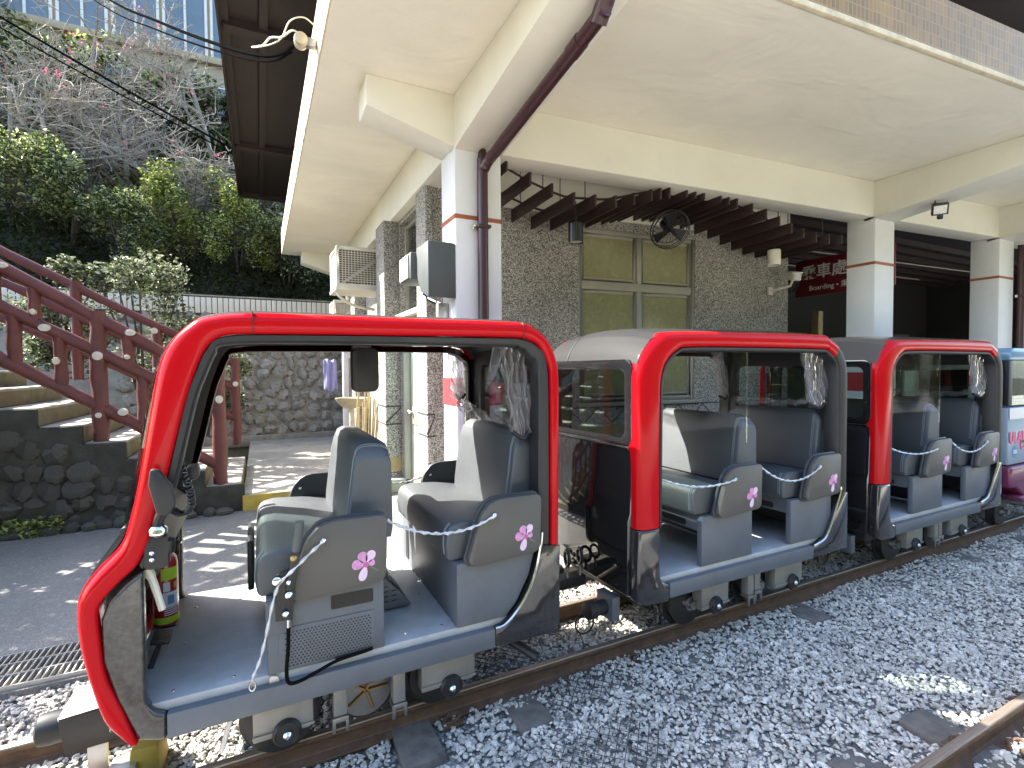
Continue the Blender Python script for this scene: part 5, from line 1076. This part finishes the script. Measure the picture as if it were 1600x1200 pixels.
# driver seat
db = MB().box(.006, .486, 2.288, 3.33, .589, .904).build('driver_seat_base', 'sill', car, bevel=.005)
MB().box(.05, .44, 2.284, 2.2875, .60, .775).build('access_panel', 'sill', db, bevel=.001)
mb = MB()
for r_ in range(13):
    for c in range(24):
        x = .075+c*.0148+(r_ % 2)*.0074; z = .612+r_*.0118
        if x < .43: mb.prism([(x+.0042*math.cos(a), z+.0042*math.sin(a)) for a in [i*math.pi/3 for i in range(6)]], 'y', 2.2833, 2.2839)
o = mb.build('vent_holes', 'black', db, smooth=False, recalc=False); o['kind'] = 'stuff'
v_ = MB().prism(rr(.258, .438, .812, .872, .008), 'y', 2.285, 2.2879).build('vent_window', 'black', db)
mb = MB()
for k in range(22): x = .262+k*.008; mb.box(x, x+.0012, 2.2835, 2.2848, .816, .868)
for k in range(7): z = .82+k*.0075; mb.box(.262, .434, 2.2828, 2.2834, z, z+.0012)
mb.build('vent_mesh', 'darksteel', v_, smooth=False)
MB().box(.003, .10, 2.276, 2.2875, .76, .90).build('brake_mount', 'sill', db, bevel=.002)
lv = MB().prism([(.487, .60), (.70, .60), (.66, .66), (.487, .845)], 'y', 2.62, 3.2).build('louvre_box', 'sill', car, bevel=.004)
mb = MB()
for r_ in range(7):
    for c in range(5):
        t = (r_+.7)/8; x = .487+.175*t; z = .845-.187*t; yy = 2.66+c*.105; mb.hexa([(x+.002, yy, z+.0022), (x+.002, yy+.07, z+.0022), (x+.012, yy+.07, z-.0085), (x+.012, yy, z-.0085), (x+.0035, yy, z+.0036), (x+.0035, yy+.07, z+.0036), (x+.0135, yy+.07, z-.007), (x+.0135, yy, z-.007)])
for r_ in range(6):
    for c in range(3):
        if r_ < 5-c*1.4: x = .505+c*.045; z = .64+r_*.026; mb.box(x, x+.028, 2.618, 2.6195, z, z+.006)
o = mb.build('louvre_slots', 'black', lv, smooth=False); o['kind'] = 'stuff'
cushion(car, .01); backrest(car, .01, 0); arm(car, .0, 1); arm(car, .01, -1)
# rear seat
MB().prism([(.838, .589), (1.10, .589), (1.16, .65), (1.235, .78), (1.27, .904), (.838, .904)], 'y', 2.288, 3.33).build('rear_seat_base', 'sill', car, bevel=.005)
MB().box(.8345, .8375, 3.18, 3.24, .63, .83).build('latch_slot', 'black', car)
cushion(car, .838); backrest(car, .838, 0); arm(car, .79, 1); arm(car, .838, -1)
chain(car, (.50, 2.27, 1.175), (.79+.224, 2.222, 1.137), .075)
chain(car, (.50, 3.36, 1.19), (1.04, 3.38, 1.13), .07)
# loose chain hanging from the driver arm
pts = catmull([(.224, 2.222, 1.137), (.17, 2.205, 1.10), (.10, 2.19, 1.045), (.055, 2.20, 1.0), (.03, 2.215, .92), (.005, 2.22, .80), (-.02, 2.225, .70), (-.045, 2.225, .64), (-.05, 2.225, .62)], 7)
MB().tube(pts, [.0085*(.7+.3*math.cos(i*1.3)) for i in range(len(pts))], 7).build('loose_chain', 'chain', car)
MB().tube([(-.05+.011*math.cos(a), 2.225, .60+.02*math.sin(a)) for a in [i*math.pi*2/12 for i in range(12)]], .0035, 6, closed=True).build('snap_hook', 'chrome', car)
# hand brake
hb_ = MB().prism([(.038, .845), (.10, .84), (.108, .93), (.108, 1.03), (.10, 1.055), (.045, 1.035), (.03, 1.02), (.038, .94)], 'y', 2.205, 2.22).build('brake_bracket', 'blackmetal', car, bevel=.003)
MB().prism([(.075, .97), (.105, .965), (.128, 1.08), (.132, 1.13), (.103, 1.135), (.095, 1.08)], 'y', 2.19, 2.203).build('brake_lever', 'blackmetal', hb_, bevel=.003)
MB().tube([(.116, 2.19, 1.125), (.124, 2.185, 1.17), (.130, 2.182, 1.215), (.132, 2.18, 1.245)], [.015, .0175, .0165, .018], 12).build('brake_grip', 'speaker', hb_)
for x, z, r_ in ((.045, 1.015, .017), (.088, 1.0, .010), (.088, .95, .014), (.075, .875, .012), (.108, 1.095, .013)): MB().lathe([(r_, 0), (r_, -.01), (r_*.5, -.016)], (x, 2.2, z), 'y', 12).build('brake_bolt', 'copper' if z > 1.05 else 'chrome', hb_)
MB().tube([(.085, 2.213, .845), (.085, 2.213, .80)], .007, 8).build('cable_ferrule', 'chrome', hb_)
MB().tube(catmull([(.085, 2.213, .81), (.082, 2.215, .72), (.075, 2.225, .62), (.085, 2.24, .565), (.13, 2.252, .556), (.20, 2.262, .572), (.28, 2.27, .592), (.40, 2.275, .60), (.43, 2.28, .602)], 5), .0075, 8).build('brake_cable', 'cable', car)
MB().box(.27, .43, 2.278, 2.2835, .594, .604).build('cable_slot', 'black', car)
MB().prism([(.010, .555), (.05, .555), (.045, .58), (.025, .588), (.012, .585)], 'y', 2.283, 2.287).build('corner_bracket', 'hazardgrey', car, bevel=.001)
MB().box(-.075, -.045, 2.9, 3.25, .72, .98).build('black_side_box', 'black', car, bevel=.01)
# mirror, handset, pedal and the bits round the front post
MB().prism(rr(.455, .60, 1.73, 1.975, .035), 'y', 2.86, 2.94).build('roof_monitor', 'black', car, bevel=.012); MB().box(.46, .56, 2.87, 2.93, 1.97, 2.05).build('monitor_stem', 'black', car)
mi = MB().prism([(-.345, 1.33), (-.31, 1.32), (-.285, 1.36), (-.295, 1.43), (-.335, 1.495), (-.362, 1.50), (-.368, 1.44)], 'y', 2.20, 2.235).build('wing_mirror', 'black', car, bevel=.012)
MB().tube(catmull([(-.33, 2.22, 1.34), (-.35, 2.24, 1.29), (-.345, 2.27, 1.25), (-.36, 2.33, 1.22)], 4), .014, 8).build('mirror_arm', 'blackmetal', mi)
MB().lathe([(.02, -.03), (.03, -.02), (.03, .0), (.022, .01)], (-.348, 2.25, 1.27), 'z', 14).build('mirror_collar', 'chrome', mi)
MB().prism(rr(-.40, -.32, 1.11, 1.235, .02), 'y', 2.27, 2.33).build('switch_box', 'black', car, bevel=.008); MB().lathe([(.025, 0), (.03, .02), (.03, .05), (.01, .06)], (-.33, 2.30, 1.16), 'z', 14).build('horn_button', 'blackmetal', car)
for z in (1.15, 1.175): MB().lathe([(.008, 0), (.008, -.008), (.003, -.012)], (-.372, 2.27, z), 'y', 10).build('button', 'chrome', car)
hel = []
for i in range(150):
    t = i/149; c = catmull([(-.30, 2.42, 1.53), (-.285, 2.42, 1.44), (-.262, 2.42, 1.36), (-.262, 2.42, 1.30), (-.295, 2.42, 1.275), (-.33, 2.42, 1.30)], 10); p = c[min(len(c)-1, int(t*(len(c)-1)))]; a = i*1.25; hel.append((p[0]+.013*math.cos(a), p[1]+.013*math.sin(a), p[2]+.006*math.sin(a)))
MB().tube(hel, .0045, 5).build('coil_cord', 'hose', car)
MB().box(-.28, -.235, 2.45, 2.53, 1.40, 1.46).build('handset', 'black', car, bevel=.014)
fm = MB().prism([(-.375, 1.40), (-.335, 1.39), (-.33, 1.53), (-.355, 1.57), (-.378, 1.52)], 'y', 3.44, 3.46).build('far_wing_mirror', 'black', car, bevel=.006); MB().prism([(-.370, 1.405), (-.34, 1.397), (-.336, 1.525), (-.355, 1.56), (-.373, 1.515)], 'y', 3.436, 3.4395).build('mirror_glass', 'mirror', fm)
MB().tube([(-.36, 3.45, 1.45), (-.36, 3.36, 1.40)], .010, 8).build('mirror_arm', 'blackmetal', fm)
MB().tube(catmull([(-.40, 2.33, 1.10), (-.385, 2.33, 1.06), (-.37, 2.33, 1.0), (-.355, 2.335, .93)], 4), [.018]*4+[.014]*4+[.013]*5, 8).build('parking_handle', 'acbody', car)
pd = MB().hexa([(-.445, 2.60, .675), (-.375, 2.60, .665), (-.375, 2.70, .665), (-.445, 2.70, .675), (-.44, 2.60, .70), (-.37, 2.60, .69), (-.37, 2.70, .69), (-.44, 2.70, .70)]).build('brake_pedal', 'black', car, bevel=.005); MB().tube([(-.41, 2.64, .67), (-.44, 2.58, .59)], .011, 8).build('pedal_stem', 'black', pd)
pl = MB().prism(rr(-.455, -.385, 2.955, 3.01, .008), 'z', .5875, .5905).build('floor_ring_plate', 'chrome', car); MB().tube([(-.42+.02*math.cos(a), 2.982+.014*math.sin(a), .594) for a in [i*math.pi*2/14 for i in range(14)]], .003, 6, closed=True).build('pull_ring', 'blackmetal', pl)
for x in (-.33, -.12, .6, .78):
    for y in (2.36, 2.75, 3.15): MB().lathe([(.008, 0), (.006, .002)], (x, y, .5872), 'z', 8).build('floor_screw', 'chrome', car)
curtain(car, 1.12, 1.275, 1.19, 1.30, 2.38, 1.965, 1.50, 1); curtain(car, 1.125, 1.245, 1.20, 1.27, 3.28, 1.99, 1.66, 2)
hem(car, [(1.20, 3.26, 1.63), (1.29, 3.12, 1.55), (1.315, 2.95, 1.53), (1.30, 2.7, 1.52), (1.29, 2.5, 1.50)], 6, .07); hem(car, [(1.17, 3.28, 1.70), (1.22, 3.2, 1.63), (1.27, 3.08, 1.585)], 9, .05)
MB().grid(lambda u, v: (1.07+.10*u-.05*v, 2.36+.02*math.sin(u*8), 1.965-.20*(1-u)*v-.06*v), 10, 8).build('curtain_flap', 'film', car, recalc=False)
MB().tube([(1.28, 3.29, 1.46), (1.28, 3.29, 1.86)], .012, 8).build('grab_pole', 'chrome', car)
pk = MB().box(.62, .70, 3.2, 3.27, .93, 1.06).build('pink_bag', 'pinkcloth', loc=(.66, 3.23, .93), bevel=.02); tag(pk, 'small pink cloth bag hanging between the two seats of the front cart', 'bag')
bearing(car, -.055, .185, .262, .077, .275); bearing(car, .682, .962, .262, .832, .258); wheelset(car, .06); wheelset(car, .80)
jack(car, .30, .235); jack(car, .57, .215)
dw = MB().lathe([(.02, 0), (.125, 0), (.125, .012), (.02, .012)], (.435, 2.49, .29), 'y', 30).build('brake_disc', 'steel', car)
MB().lathe([(.14, .013), (.14, .06), (.03, .06)], (.435, 2.49, .29), 'y', 28).build('drive_wheel', 'darksteel', car)
for a in range(5): MB().box(-.008, .008, 0, 0, 0, 0) if False else MB().tube([(.435, 2.486, .29), (.435+.10*math.cos(a*1.257), 2.486, .29+.10*math.sin(a*1.257))], .009, 6).build('disc_spoke', 'copper', dw)
MB().box(.40, .47, 2.46, 2.485, .33, .40).build('brake_calliper', 'extred', dw, bevel=.008)
MB().tube([(-.30, 2.38, .42), (-.02, 2.39, .40)], .016, 8).build('air_pipe', 'black', car)
MB().prism([(-.135, .45), (-.115, .455), (-.155, .31), (-.165, .29), (-.18, .30)], 'y', 2.33, 2.345).build('step_hanger', 'hazardgrey', car, bevel=.004)
MB().tube([(1.10, 2.55, .43), (1.27, 2.33, .33), (1.29, 2.30, .32)], [.026, .024, .026], 12).build('lift_bar', 'black', car)
MB().box(1.38, 1.62, 2.78, 2.86, .41, .46).build('coupler_bar', 'darksteel', car, bevel=.01)
# front coupler
MB().lathe([(.045, 0), (.062, .01), (.066, .05), (.06, .12), (.048, .13), (.048, .34)], (-.88, 2.80, .32), 'x', 22).build('front_buffer', 'black', car)
MB().prism([(-.78, .40), (-.48, .42), (-.48, .26), (-.76, .25)], 'y', 2.69, 2.70).build('coupler_side', 'blackmetal', car, bevel=.002); MB().prism([(-.78, .402), (-.48, .425), (-.48, .430), (-.78, .408)], 'y', 2.69, 2.93).build('coupler_plate', 'hazardgrey', car, bevel=.002)
MB().box(-.69, -.62, 2.70, 2.72, .02, .25).build('guard_bracket', 'hazardgrey', car, bevel=.003); MB().box(-.62, -.52, 2.66, 2.76, .10, .125).box(-.62, -.60, 2.66, 2.76, .02, .10).build('guard_foot', 'hazardgrey', car, bevel=.003); MB().lathe([(.012, 0), (.012, .12), (.006, .14)], (-.55, 2.70, .24), 'z', 10).build('guard_bolt', 'chrome', car)
# fire extinguisher standing on the floor
fe = thing('fire_extinguisher', (-.44, 3.0, .59), 'red fire extinguisher with lime green bands standing in the driver cabin', 'fire extinguisher')
MB().lathe([(.04, 0), (.054, .01), (.055, .30), (.05, .335), (.03, .365), (.016, .375), (.016, .40)], (-.44, 3.0, .592), 'z', 24).build('cylinder', 'extred', fe)
MB().lathe([(.0556, .02), (.0562, .022), (.0562, .05), (.0556, .052)], (-.44, 3.0, .592), 'z', 24).build('base_band', 'lime', fe)
def wrap(z0, z1, a0, a1, r, m, nm):
    n = 12; mb = MB(); vs = []
    for zz in (z0, z1):
        for k in range(n+1): a = R(a0+(a1-a0)*k/n); vs.append((-.44+r*math.cos(a), 3.0+r*math.sin(a), .592+zz))
    mb.add(vs, [(k, k+1, n+2+k, n+1+k) for k in range(n)]); mb.build(nm, m, fe, recalc=False)
wrap(.235, .295, -100, -20, .0562, 'lime', 'upper_label'); wrap(.10, .175, -95, -25, .0562, 'label', 'lower_label'); wrap(.115, .16, -75, -45, .0566, 'blueprint', 'label_print'); wrap(.18, .225, -92, -62, .0562, 'label', 'round_label'); wrap(.19, .22, -45, -30, .0562, 'yellow', 'yellow_label')
for k in range(4): wrap(.062+.010*k, .067+.010*k, -90, -30, .0562, 'label', 'label_text')
MB().tube([(-.44, 3.0, .99), (-.40, 2.985, 1.012), (-.365, 2.97, 1.0)], .006, 6).build('handle', 'chrome', fe); MB().lathe([(.018, 0), (.018, .03), (.01, .04)], (-.44, 3.0, .985), 'z', 12).build('valve', 'steel', fe); MB().lathe([(.016, 0), (.016, -.01)], (-.43, 2.984, .985), 'y', 12).build('gauge', 'lens', fe)
MB().tube(catmull([(-.46, 2.99, 1.0), (-.50, 2.96, .98), (-.505, 2.95, .88), (-.50, 2.95, .75)], 4), .009, 6).build('hose', 'hose', fe)
# yellow wedge between the rails
yw = MB().hexa([(-.56, 2.70, .0), (-.43, 2.70, .0), (-.43, 2.92, .0), (-.56, 2.92, .0), (-.545, 2.71, .17), (-.445, 2.71, .17), (-.455, 2.91, .20), (-.535, 2.91, .20)]).build('yellow_stop_block', 'yellow', loc=(-.5, 2.8, 0), bevel=.008); tag(yw, 'worn yellow stop block between the rails under the nose of the front cart', 'stop block')
# pale blue cart at the right edge
c4 = thing('decorated_cart', (7.72, 2.82, .12), 'pale blue and magenta decorated cart cut by the right edge behind the red carts', 'rail cart')
MB().prism([(6.72, 1.90), (6.72, 1.99), (6.80, 2.03), (8.7, 2.03), (8.75, 1.90)], 'y', 2.30, 3.34).build('roof', 'cartblue', c4, bevel=.02)
MB().box(6.72, 6.80, 2.31, 2.37, 1.44, 1.899).box(8.6, 8.7, 2.31, 2.37, 1.44, 1.899).box(6.72, 8.7, 3.27, 3.33, 1.80, 1.899).box(6.72, 6.80, 3.27, 3.33, 1.44, 1.799).build('window_posts', 'black', c4, bevel=.005)
MB().box(6.80, 8.6, 2.33, 2.336, 1.44, 1.90).build('side_glass', 'carglass', c4); MB().box(6.74, 6.746, 2.37, 3.27, 1.44, 1.90).build('front_glass', 'carglass', c4)
sp4 = MB().box(6.72, 8.7, 2.305, 3.335, .83, 1.42).build('side_panel', 'cartpale', c4, bevel=.02); MB().box(6.72, 8.7, 2.300, 2.3045, 1.30, 1.415).build('blue_band', 'cartblue', sp4)
MB().prism([(6.70, .82), (8.7, .82), (8.7, .62), (8.2, .55), (7.0, .50), (6.85, .60), (6.70, .60)], 'y', 2.27, 3.36).build('scalloped_skirt', 'cartpink', c4, bevel=.03, seg=3); MB().prism([(6.85, .50), (7.6, .52), (7.5, .42), (7.0, .42)], 'y', 2.25, 2.5).build('skirt_lobe', 'cartpink', c4, bevel=.02)
text_mesh('ULAI', .155, .004, lambda a, b_, c: (6.725+a, 2.299-c, 1.06+b_), 'lettering', 'letterpink', sp4, bold=.006); text_mesh('C', .12, .004, lambda a, b_, c: (6.98+a, 2.299-c, .985+b_), 'lettering', 'letterpink', sp4, bold=.006)
MB().lathe([(.06, 0), (.06, -.003)], (6.86, 2.3045, .965), 'y', 24).build('round_badge', 'blueprint', sp4); MB().box(6.82, 6.90, 2.2985, 2.3010, .945, .985).build('badge_print', 'label', sp4)
wheelset(c4, 7.1, .27, .15); wheelset(c4, 8.2, .27, .15); MB().box(6.9, 8.5, 2.42, 3.22, .38, .52).build('underframe', 'darksteel', c4)
c4.location.x += .06
